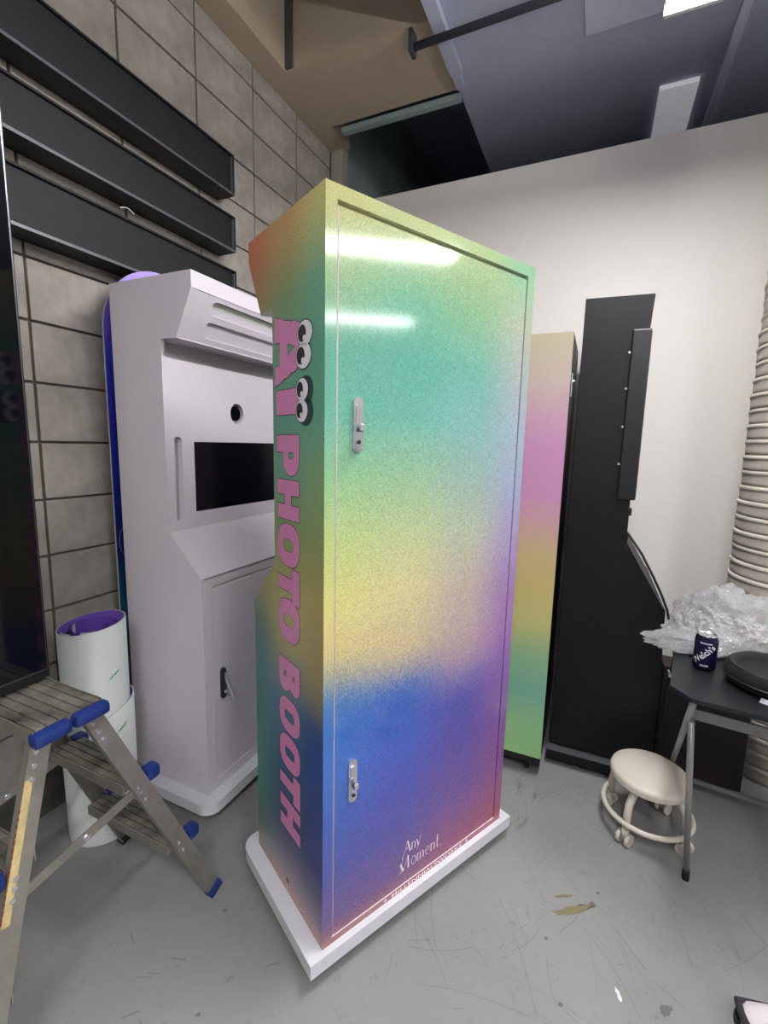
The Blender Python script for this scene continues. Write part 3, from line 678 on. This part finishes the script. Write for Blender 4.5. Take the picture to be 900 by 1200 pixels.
# pastel cabinet squeezed between the two booths
T = thing('cabinet', 'tall cabinet printed pink, yellow and green, standing behind the rainbow booth', 'cabinet', (-.86, 1.97, 0))
Wc = .745
bm = bmesh.new(); box(bm, 0, Wc, .006, .44, .095, 1.878); obj('body', bm, 'black_gloss', T)
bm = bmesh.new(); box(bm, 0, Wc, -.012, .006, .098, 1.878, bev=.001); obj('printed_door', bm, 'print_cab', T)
bm = bmesh.new(); box(bm, .01, Wc-.002, .0, .43, .062, .094); obj('base_rail', bm, 'black_plastic', T)
bm = bmesh.new(); box(bm, Wc, Wc+.006, .03, .055, 1.64, 1.73, bev=.002); tube(bm, [(Wc+.006, .042, 1.70), (Wc+.013, .042, 1.70)], .006, 10); obj('side_latch', bm, 'chrome', T)
for x, y in ((.06, .05), (Wc-.06, .05), (.06, .38), (Wc-.06, .38)): caster(T, x, y, .062, r=.022)

# arched artwork board behind the white booth
T = thing('arched_board', 'arched purple and blue display board standing between the block wall and the white booth', 'display board', (-1.700, 1.46, 0))
out = [(-.275, .003), (.275, .003)] + [(a, b_) for a, b_ in arc(0, 1.835, .275, .275, 0, 180, 24)]
bd = plate(out, [], .008, lambda u, v, w_: (w_, u, v), 0, 1); obj('board', bd, ['arch', 'trim_pale'], T)
ring = [( -.20+.062*math.cos(2*PI*k/24), 1.03+.075*math.sin(2*PI*k/24)) for k in range(24)]
bd = plate(off(ring, .004), [ring[::-1]], .001, lambda u, v, w_: (.008+w_, u, v)); obj('printed_ring', bd, 'roll_purple', T)['label'] = 'pale purple printed balloon outline'
bm = bmesh.new(); tube(bm, [(.009, -.205, .955), (.009, -.215, .93), (.009, -.20, .915)], .003, 6); obj('printed_tail', bm, 'roll_purple', T)

# ------------------------------------------------------------------ rolled sheets by the wall
def roll(name, label, c, r, h, slant, inner):
    T = thing(name, label, 'roll', (c[0], c[1], 0), group='rolled white sheets by the block wall')
    bm = bmesh.new(); n = 44
    def ring_(rad, z, sl): return [bm.verts.new((rad*math.cos(2*PI*k/n), rad*math.sin(2*PI*k/n), z + sl*math.sin(2*PI*k/n+.5))) for k in range(n)]
    A = ring_(r*.97, .002, 0); B = ring_(r, h, slant); Cc = ring_(r-.004, h, slant); Dd = ring_(r-.006, .01, 0)
    for i, (P_, Q_) in enumerate(((A, B), (B, Cc), (Cc, Dd))):
        for k in range(n):
            f = bm.faces.new((P_[k], P_[(k+1) % n], Q_[(k+1) % n], Q_[k])); f.material_index = (0, 0, 1)[i]; f.smooth = True
    obj('outer_sheet', bm, ['roll_paper', 'roll_purple'], T, recalc=False)
    if inner:
        bm = bmesh.new(); pr = None; m_ = 110
        for k in range(m_+1):
            a = .6+k/m_*3.4*2*PI; rad = (r-.010)*(1-.55*k/m_)
            zt = h-.012-.018*math.sin(a*.5)-.02*k/m_
            q = (bm.verts.new((rad*math.cos(a)+.008, rad*math.sin(a), .02)), bm.verts.new((rad*math.cos(a)+.008, rad*math.sin(a), zt)))
            if pr:
                f = bm.faces.new((pr[0], q[0], q[1], pr[1])); f.smooth = True; f.material_index = 0
            pr = q
        o = obj('inner_sheet', bm, ['roll_purple'], T, recalc=False)
        bm = bmesh.new()
        for a0, rr_ in ((3.6, .55), (5.3, .8), (4.5, .93)):
            vs = []
            for k in range(7):
                a = a0+.09*k; vs.append((bm.verts.new((r*rr_*math.cos(a), r*rr_*math.sin(a), h-.045)), bm.verts.new((r*rr_*math.cos(a), r*rr_*math.sin(a), h-.004))))
            for p_, q_ in zip(vs, vs[1:]): bm.faces.new((p_[0], q_[0], q_[1], p_[1]))
        obj('white_liner', bm, 'roll_paper', T, recalc=False)
    return T
def green_mark(T, r, ang, z):
    me = text_mesh('TSAK', .02, .0006, 1, shear=.2); bm = bmesh.new(); bm.from_mesh(me)
    for v in bm.verts:
        u, q = v.co.x*.86+v.co.y*.4, v.co.y*.9+v.co.x*.5
        a = ang+u/r; v.co = Vector(((r+.0012)*math.cos(a), (r+.0012)*math.sin(a), z+q))
    obj('green_print', bm, 'green_ink', T, recalc=False)
R1 = roll('sheet_roll', 'white rolled sheet with a purple inside, standing tall between block wall and white booth', (-1.575, .992), .106, .79, .012, True)
green_mark(R1, .106, -.25, .60)
R2 = roll('sheet_roll', 'shorter white rolled sheet wrapped round the foot of the tall purple-lined roll', (-1.575, .992), .118, .47, .035, False)
green_mark(R2, .118, -.15, .40)

# ------------------------------------------------------------------ aluminium step ladder
T = thing('step_ladder', 'worn aluminium step ladder with blue plastic end caps, before the block wall', 'ladder', (0, 0, 0))
zt = .79; yc = .595
tops = {('R', 'B'): Vector((-1.07, .655, zt-.02)), ('R', 'F'): Vector((-1.07, .545, zt-.02)), ('L', 'B'): Vector((-1.37, .655, zt-.02)), ('L', 'F'): Vector((-1.37, .545, zt-.02))}
feet = {('R', 'B'): Vector((-1.005, .965, .006)), ('R', 'F'): Vector((-1.005, .325, .006)), ('L', 'B'): Vector((-1.435, .975, .006)), ('L', 'F'): Vector((-1.46, .27, .006))}
for k in tops:
    bm = bmesh.new(); a, b_ = tops[k], feet[k]; d = (b_-a).normalized()
    sx = 1 if k[0] == 'R' else -1
    yv = Vector((sx, 0, 0)); yv = (yv-d*yv.dot(d)).normalized(); wv = d.cross(yv).normalized()
    # channel section: web outside, two flanges
    bar(bm, a, b_-d*.02, .044, .003, up=yv)
    for s in (-1, 1): bar(bm, a+wv*s*.0205-yv*.009, b_-d*.02+wv*s*.0205-yv*.009, .003, .018, up=yv)
    rl = obj('rail', bm, 'alu', T)
    bm = bmesh.new(); bar(bm, b_-d*.022, b_, .048, .024, up=yv); obj('rubber_foot', bm, 'blue_plastic' if k == ('R','B') else 'black_rubber', rl)
    bm = bmesh.new()
    for f in (.03, .065, .10, .345, .37, .40, .66, .70):
        p = a.lerp(b_, f); tube(bm, [p+wv*.008+yv*.001, p+wv*.008+yv*.005], .0055, 8)
    o = obj('rivets', bm, 'chrome', rl); o['kind'] = 'stuff'
def step(xa, xb, y0, y1, z, n, parent, nm):
    bm = bmesh.new(); box(bm, xa, xb, y0, y1, z-.022, z-.004)
    st = obj(nm, bm, 'alu_dirty', parent)
    for i in range(n):
        bm = bmesh.new(); ya = y0+(y1-y0)*(i+.12)/n; yb = y0+(y1-y0)*(i+.88)/n
        box(bm, xa, xb, ya, yb, z-.006, z, bev=.001); obj('tread_ridge', bm, 'alu_dirty', st)
    for ya in (y0-.003, y1):
        bm = bmesh.new(); box(bm, xa, xb, ya, ya+.003, z-.03, z); obj('tread_lip', bm, 'alu', st)
    return st
def cap(x0, x1, y0, y1, z0, z1, nm='blue_cap'):
    bm = bmesh.new(); box(bm, x0, x1, y0, y1, z0, z1, bev=.012); return obj(nm, bm, 'blue_plastic', T)
step(-1.385, -1.062, .527, .677, zt+.012, 6, T, 'top_platform')
for x0, x1 in ((-1.073, -1.038), (-1.41, -1.378)):
    cap(x0, x1, .517, .598, zt-.024, zt+.008); cap(x0, x1, .603, .688, zt-.024, zt+.008)
for z in (.53, .262):
    f = 1-z/(zt-.02)
    for s in ('F', 'B'):
        a = tops[('R', s)].lerp(feet[('R', s)], f); b_ = tops[('L', s)].lerp(feet[('L', s)], f)
        y0, y1 = (a.y-.05, a.y+.03) if s == 'F' else (a.y-.03, a.y+.05)
        step(b_.x+.014, a.x-.012, y0, y1, z, 4, T, 'step')
        ye = (y0-.022, y0+.02) if s == 'F' else (y1-.02, y1+.022)
        for xx in ((a.x-.035, a.x+.005), (b_.x-.005, b_.x+.035)): cap(xx[0], xx[1], ye[0], ye[1], z-.032, z+.006, 'step_cap')
for sd in ('R', 'L'):
    f = 1-.47/(zt-.02); a = tops[(sd, 'F')].lerp(feet[(sd, 'F')], f); b_ = tops[(sd, 'B')].lerp(feet[(sd, 'B')], f)
    o_ = -.018 if sd == 'R' else .018
    bm = bmesh.new(); bar(bm, a+Vector((o_, 0, -.03)), b_+Vector((o_, 0, .02)), .026, .004, up=(1, 0, 0))
    mid = (a+b_)/2+Vector((0, 0, -.005)); tube(bm, [mid+Vector((o_-.004, 0, 0)), mid+Vector((o_+.007, 0, 0))], .008, 10, mi=1)
    obj('spreader', bm, ['alu', 'chrome'], T)
# faded warning label on the front right rail
a, b_ = tops[('R', 'F')], feet[('R', 'F')]; d = (b_-a).normalized(); yv = Vector((1, 0, 0)); yv = (yv-d*yv.dot(d)).normalized(); wv = d.cross(yv).normalized()
bm = bmesh.new(); p0, p1 = a.lerp(b_, .10), a.lerp(b_, .46)
side = -1 if (wv*-1).y < 0 else 1
bar(bm, p0+yv*.0018+wv*side*.013, p1+yv*.0018+wv*side*.013, .016, .0006, up=yv)
lb = obj('warning_label', bm, 'label_yellow', T); lb['label'] = 'faded yellow label'
bm = bmesh.new()
for k in range(15):
    p = p0.lerp(p1, .2+.78*k/15); q = p+d*random.uniform(.005, .012)
    bar(bm, p+yv*.0012+wv*side*.0215, q+yv*.0012+wv*side*.0215, .006, .0008, up=yv)
obj('label_marks', bm, 'label_red', T)['kind'] = 'stuff'

# ------------------------------------------------------------------ rolling stool
T = thing('rolling_stool', 'low cream rolling stool with a round vinyl seat, before the black booth', 'stool', (.282, 1.875, 0))
bm = bmesh.new(); lathe(bm, [(.11, .205), (.130, .207), (.135, .211), (.1355, .226), (.133, .234), (.127, .2385), (.08, .2405)], seg=48); obj('seat', bm, 'cream', T, smooth=True)
bm = bmesh.new(); lathe(bm, [(.1355, .2085), (.1365, .214), (.1355, .2195)], seg=48, capb=False, capt=False); obj('seat_piping', bm, 'cream_steel', T)
bm = bmesh.new(); tube(bm, [(.150*math.cos(2*PI*k/48), .150*math.sin(2*PI*k/48), .085) for k in range(48)], .0095, 10, closed=True); obj('base_ring', bm, 'cream_steel', T)
for k in range(4):
    a = math.radians(-130+90*k+8)
    c_, s_ = math.cos(a), math.sin(a)
    pr = [(.07, .20), (.105, .185), (.132, .15), (.138, .11), (.138, .055)]
    bm = bmesh.new(); tube(bm, [(r_*c_, r_*s_, z) for r_, z in pr], .0135, 12); lg = obj('leg', bm, 'cream_steel', T)
    bm = bmesh.new(); R_ = .142; dx = .017
    for s in (-1, 1):
        cx, cy = R_*c_-s_*dx*s, R_*s_+c_*dx*s
        tube(bm, [(cx-s_*-.007, cy+c_*-.007, .0235), (cx-s_*.007, cy+c_*.007, .0235)], .023, 18)
    tube(bm, [(R_*c_+s_*.02, R_*s_-c_*.02, .024), (R_*c_-s_*.02, R_*s_+c_*.02, .024)], .009, 10)
    tube(bm, [(R_*c_, R_*s_, .03), (R_*c_, R_*s_, .062)], .014, 12)
    obj('twin_caster', bm, 'cream_steel', lg)

# ------------------------------------------------------------------ folding table
TT = thing('folding_table', 'black folding table with grey steel legs at the right edge', 'table', (.30, 1.53, 0), math.radians(-7))
TT_z = .72; TW, TD = 1.2, .70
out = [(0.012, 0), (TW-.03, 0), (TW, .03), (TW, TD-.03), (TW-.03, TD), (.03, TD), (-.02, TD-.04), (-.042, .055)]
bm = plate(out, [], .014, lambda u, v, w_: (u, v, TT_z-.014+w_)); obj('tabletop', bm, 'table_top', TT)
bm = bmesh.new(); box(bm, .06, TW-.06, .10, .125, .66, .697); box(bm, .06, TW-.06, TD-.10, TD-.075, .66, .697); obj('apron_rail', bm, 'black_plastic', TT)
for x in (.022, TW-.06):
    bm = bmesh.new(); tube(bm, [(x+.048, .165, .03), (x+.004, .10, .60)], .0095, 12); o = obj('leg', bm, 'leg_grey', TT)
    bm = bmesh.new(); tube(bm, [(x+.0485, .1665, .0), (x+.048, .165, .04)], .0112, 12); obj('rubber_foot', bm, 'black_rubber', o)
    bm = bmesh.new(); tube(bm, [(x-.002, .02, .705), (x-.01, .667, .03)], .0098, 12); o = obj('leg', bm, 'leg_grey', TT)
    bm = bmesh.new(); tube(bm, [(x-.0104, .668, .0), (x-.01, .667, .04)], .0135, 12); obj('rubber_foot', bm, 'black_rubber', o)
bm = bmesh.new(); tube(bm, [(.02, .62, .08), (TW-.06, .62, .08)], .011, 10); obj('stretcher', bm, 'leg_grey', TT)
bm = bmesh.new(); box(bm, .03, TW-.06, .165, .175, .575, .61); obj('cross_rail', bm, 'leg_grey', TT)
TR = Matrix.Translation((.30, 1.53, 0)) @ Matrix.Rotation(math.radians(-7), 4, 'Z')
# drinks can
T = thing('drinks_can', 'dark purple drinks can with white lettering on the black table', 'can', (.383, 1.775, TT_z))
bm = bmesh.new(); lathe(bm, [(.026, 0), (.0325, .009), (.033, .012), (.033, .104), (.0275, .117)], seg=36, capt=False); obj('can_body', bm, 'can_purple', T)
bm = bmesh.new(); lathe(bm, [(.0275, .117), (.0282, .1195), (.0268, .1195), (.0262, .1155)], seg=36, capb=False); obj('can_rim', bm, 'chrome', T)
bm = bmesh.new(); box(bm, -.008, .008, -.004, .016, .1165, .1178, bev=.0005); obj('pull_tab', bm, 'chrome', T)
def can_text(s, size, ang0, z, slope, bold=.0008):
    me = text_mesh(s, size, bold, .95, 'CENTER'); bm = bmesh.new(); bm.from_mesh(me)
    for v in bm.verts:
        u, q = v.co.x*math.cos(slope)-v.co.y*math.sin(slope), v.co.x*math.sin(slope)+v.co.y*math.cos(slope)
        a = ang0+u/.0334; v.co = Vector((.0336*math.cos(a), .0336*math.sin(a), z+q))
    obj('can_lettering', bm, 'can_white', T, recalc=False)
va = math.atan2(-1.775, -.383)
can_text("Welch's", .028, va+.05, .051, .85, .0005); can_text("GRAPE", .008, va, .018, 0, .0002); can_text("SPARKLING", .007, va, .094, 0, .0002)
# round black pouch
T = thing('fabric_pouch', 'round black fabric pouch lying open at the right end of the table', 'pouch', (.575, 1.71, TT_z), -.1)
def n_ring(pr): return pr
bm = bmesh.new(); lathe(bm, [(.108, 0), (.128, .012), (.134, .035), (.128, .062), (.122, .070), (.113, .066), (.108, .05), (.104, .016)], seg=48, sx=1.12, sy=.95)
for v in bm.verts: v.co += Vector((0, 0, .006*noise.noise(v.co*14))) if v.co.z > .01 else Vector((0, 0, 0))
obj('pouch_wall', bm, 'bag', T, smooth=True)
for z in (.03, .066):
    bm = bmesh.new(); k_ = .135 if z < .05 else .123
    tube(bm, [(k_*1.12*math.cos(2*PI*k/48), k_*.95*math.sin(2*PI*k/48), z) for k in range(48)], .003, 6, closed=True); obj('zip_seam', bm, 'black_plastic', T)
bm = bmesh.new(); prev = None
for k in range(16):
    a = -2.2+k*.075; x, y = .165*math.cos(a)+.02, .16*math.sin(a)
    q = (bm.verts.new((x, y, .003)), bm.verts.new((x*.9, y*.9, .012)))
    if prev: bm.faces.new((prev[0], q[0], q[1], prev[1]))
    prev = q
obj('strap', bm, 'steel_edge', T, recalc=False)
# crumpled clear film heap
bm = bmesh.new(); bmesh.ops.create_icosphere(bm, subdivisions=5, radius=1)
for v in bm.verts:
    p = v.co.copy(); n_ = noise.fractal(p*2.2+Vector((3, 1, 5)), .9, 2.2, 4)
    rdg = 1-abs(noise.noise(p*6.0+Vector((9, 2, 4))))*2; rdg2 = 1-abs(noise.noise(p*14+Vector((1, 7, 2))))*2
    k = 1+.20*n_+.05*rdg+.024*rdg2
    x, y, z = p.x*.175*k, p.y*.135*k, p.z*.185*k
    if z < 0: z *= .12; x *= 1.06; y *= 1.05
    v.co = Vector((x, y, z+.03))
for v in bm.verts: v.co.z = max(v.co.z, .0015)
T = thing('plastic_film_heap', 'heap of crumpled clear plastic wrap on the table, against the ridged column', 'plastic wrap', (.49, 2.02, TT_z))
obj('film_heap', bm, 'film', T, smooth=False)
bm = bmesh.new(); bmesh.ops.create_icosphere(bm, subdivisions=5, radius=1)
for v in bm.verts:
    p = v.co.copy(); k = 1+.25*noise.fractal(p*3, .9, 2.2, 4)+.08*(1-abs(noise.noise(p*8))*2)
    x, y, z = p.x*.13*k, p.y*.06*k, p.z*.035*k
    v.co = Vector((x-.13, y-.10, max(z+.022, .0015)))
obj('film_fold', bm, 'film', T)

# dark box under the table
bm = bmesh.new(); box(bm, .345, .675, 2.262, 2.39, .002, .50, bev=.004); box(bm, .36, .66, 2.258, 2.262, .02, .48)
tag(obj('storage_box', bm, 'brown_box'), 'very dark brown board box standing on the floor under the folding table', 'box')

# ridged column of stacked round boards
T = thing('ridged_column', 'tall round column of stacked pale ridged board rings at the right edge', 'column', (.895, 2.61, 0))
bm = bmesh.new(); Rr = .279; ph = .068
lathe(bm, [(Rr-.004, 0), (Rr-.0035, .010), (Rr-.0022, .014), (Rr-.0035, .017), (Rr-.0022, .026), (Rr-.0035, .029), (Rr-.002, .038), (Rr-.003, .042), (Rr-.001, .049)], seg=72, mi=1, capb=True, capt=False)
lathe(bm, [(Rr-.001, .049), (Rr+.0015, .052), (Rr+.0025, .057), (Rr+.001, .063), (Rr-.004, ph-.0002)], seg=72, mi=0, capb=False, capt=True)
rg = obj('board_ring', bm, ['tube_ridge', 'tube_groove'], T); me = rg.data
for k in range(1, 46):
    shared('board_ring', me, T, (random.uniform(-.002, .002), random.uniform(-.002, .002), k*ph), rot=(random.uniform(-.003, .003), random.uniform(-.003, .003), k*1.3))

# ------------------------------------------------------------------ person whose shoe shows at the bottom right corner
PT = thing('person', 'person in white low shoes at the bottom right corner, only one foot in view', 'person', (0, 0, 0))
def skin_mesh(name, verts, edges, radii, m_, root=0, sub=2, parent=PT, flat_=None):
    me = bpy.data.meshes.new(name); me.from_pydata(verts, edges, []); ob = bpy.data.objects.new(name, me); COL.objects.link(ob)
    md = ob.modifiers.new('s', 'SKIN'); md.use_smooth_shade = True
    for i, r_ in enumerate(radii):
        sv = me.skin_vertices[0].data[i]; sv.radius = (r_, r_) if isinstance(r_, (int, float)) else r_; sv.use_root = (i == root)
    md = ob.modifiers.new('u', 'SUBSURF'); md.levels = sub; md.render_levels = sub
    bpy.context.view_layer.update(); dg = bpy.context.evaluated_depsgraph_get()
    me2 = bpy.data.meshes.new_from_object(ob.evaluated_get(dg)); bpy.data.objects.remove(ob)
    me2.materials.clear(); me2.materials.append(M[m_])
    for p in me2.polygons: p.use_smooth = True
    o = bpy.data.objects.new(name, me2); COL.objects.link(o); o.parent = parent; return o
# person faces -x ; feet at y = 1.20 and 1.00
px, pya, pyb = .635, 1.27, 1.06; pm = (pya+pyb)/2
V = [(px, pm, .92), (px, pm, 1.08), (px+.01, pm, 1.25), (px, pm, 1.38), (px-.01, pm, 1.46), (px-.03, pm, 1.56), (px-.03, pm, 1.64),
     (px, pya-.02, .86), (px-.015, pya, .48), (px+.02, pya, .10), (px-.07, pya, .045), (px-.15, pya+.01, .03),
     (px, pyb+.02, .86), (px-.015, pyb, .48), (px+.02, pyb, .10), (px-.07, pyb, .045), (px-.15, pyb-.01, .03),
     (px+.01, pm+.17, 1.37), (px+.02, pm+.21, 1.12), (px-.06, pm+.20, .90), (px-.09, pm+.19, .84),
     (px+.01, pm-.17, 1.37), (px+.02, pm-.21, 1.12), (px-.06, pm-.20, .90), (px-.09, pm-.19, .84)]
Ed = [(0,1),(1,2),(2,3),(3,4),(4,5),(5,6),(0,7),(7,8),(8,9),(9,10),(10,11),(0,12),(12,13),(13,14),(14,15),(15,16),(3,17),(17,18),(18,19),(19,20),(3,21),(21,22),(22,23),(23,24)]
Rd = [(.11,.13),(.10,.12),(.11,.14),(.09,.12),.05,(.085,.075),.06, .085,.055,.036,.035,.028, .085,.055,.036,.035,.028, .055,.042,.028,.026, .055,.042,.028,.026]
body = skin_mesh('body', V, Ed, Rd, 'skin')
for s in (1, -1):       # hands: four fingers and a thumb each
    hx, hy, hz = px-.09, pm+s*.19, .84
    for k in range(4):
        ln = (.07, .08, .075, .06)[k]; ox = -.024+.016*k
        skin_mesh('finger', [(hx+ox, hy, hz-.01), (hx+ox*1.1, hy-s*.004, hz-.035-.4*ln), (hx+ox*1.1-.004, hy-s*.02, hz-.03-ln)], [(0,1),(1,2)], [.0095,.0085,.007], 'skin', sub=1, parent=body)
    skin_mesh('thumb', [(hx-.02, hy, hz+.005), (hx-.04, hy-s*.008, hz-.03), (hx-.043, hy-s*.016, hz-.055)], [(0,1),(1,2)], [.011,.0095,.008], 'skin', sub=1, parent=body)
skin_mesh('shirt', [(px, pm, .93), (px, pm, 1.08), (px+.01, pm, 1.25), (px, pm, 1.38), (px, pm, 1.43), (px+.01, pm+.17, 1.375), (px+.02, pm+.20, 1.22), (px+.01, pm-.17, 1.375), (px+.02, pm-.20, 1.22)],
          [(0,1),(1,2),(2,3),(3,4),(3,5),(5,6),(3,7),(7,8)], [(.14,.155),(.13,.145),(.135,.16),(.115,.14),.07,.075,.07,.075,.07], 'cloth_grey', sub=2, parent=PT)
skin_mesh('shorts', [(px, pm, .95), (px, pm, .86), (px, pya-.01, .75), (px-.01, pya, .56), (px, pyb+.01, .75), (px-.01, pyb, .56)], [(0,1),(1,2),(2,3),(1,4),(4,5)], [(.135,.15),(.13,.15),.105,.095,.105,.095], 'cloth_dark', sub=2, parent=PT)
bm = bmesh.new(); bmesh.ops.create_icosphere(bm, subdivisions=4, radius=1)
for v in bm.verts:
    p = v.co; q = Vector((p.x*.105, p.y*.092, p.z*.115))
    if p.x < -.25 and p.z < .45: q.x = max(q.x, -.055)
    if p.z < -.35: q.z = -.04
    v.co = q+Vector((px-.022, pm, 1.625))+Vector((0, 0, .004*noise.noise(p*20)))
obj('hair', bm, 'hair', PT, smooth=True)
bm = bmesh.new(); tube(bm, [(px-.12, pm, 1.60), (px-.135, pm, 1.57), (px-.118, pm, 1.562)], [.009, .014, .008], 10)
for s in (-1, 1):
    lathe(bm, [(.001, -.011), (.009, -.006), (.012, 0), (.009, .006), (.001, .011)], (px-.108, pm+s*.032, 1.60), seg=12, mi=1)
    tube(bm, [(px-.02, pm+s*.080, 1.61), (px-.02, pm+s*.090, 1.59), (px-.02, pm+s*.082, 1.565)], [.012, .014, .008], 8)
tube(bm, [(px-.108, pm-.022, 1.535), (px-.116, pm, 1.533), (px-.108, pm+.022, 1.535)], [.003, .006, .003], 8, mi=2)
obj('face', bm, ['skin', 'ink_black', 'label_red'], body)
for yy, sg in ((pya, 1), (pyb, -1)):
    bm = bmesh.new()
    secs = [(.075, .006, .034, .055), (.06, .0, .040, .075), (.02, .0, .042, .085), (-.03, .0, .042, .072), (-.08, .002, .046, .060), (-.13, .006, .046, .048), (-.17, .008, .036, .036), (-.19, .008, .018, .022)]
    rings = []
    for dx, dy, wd, hh in secs:
        rings.append([bm.verts.new((px+dx, yy+sg*dy+wd*math.cos(a), .016+hh*max(0, math.sin(a))**.8 if math.sin(a) > 0 else .016)) for a in [PI*k/10 for k in range(11)]])
    for A_, B_ in zip(rings, rings[1:]):
        for k in range(10): bm.faces.new((A_[k], A_[k+1], B_[k+1], B_[k])).smooth = True
        bm.faces.new((A_[0], B_[0], B_[10], A_[10]))
    bm.faces.new(rings[0]); bm.faces.new(rings[-1][::-1])
    sh = obj('shoe', bm, 'shoe_white', PT)
    o_ = [(px-.055+.145*math.copysign(abs(math.cos(q_*PI/18))**.8, math.cos(q_*PI/18)), yy+.047*math.copysign(abs(math.sin(q_*PI/18))**.75, math.sin(q_*PI/18))+.006*sg*(math.cos(q_*PI/18) < 0)) for q_ in range(36)]
    obj('shoe_sole', plate(o_, [], .018, lambda u, v, w_: (u, v, w_)), 'black_rubber', sh)
    bm = bmesh.new()
    tube(bm, [(px-.172-.004, yy-.036, .028), (px-.19, yy-.012+.008*sg, .040), (px-.19, yy+.02+.008*sg, .040), (px-.168, yy+.042, .028), (px-.12, yy+.052+.004*sg, .024)], .009, 8)
    obj('toe_guard', bm, 'cloth_dark', sh)
    bm = bmesh.new()
    for k in range(3): tube(bm, [(px-.045-.025*k, yy-.02, .078-.008*k), (px-.045-.025*k, yy, .084-.008*k), (px-.045-.025*k, yy+.02, .078-.008*k)], .003, 6)
    obj('laces', bm, 'black_rubber', sh)
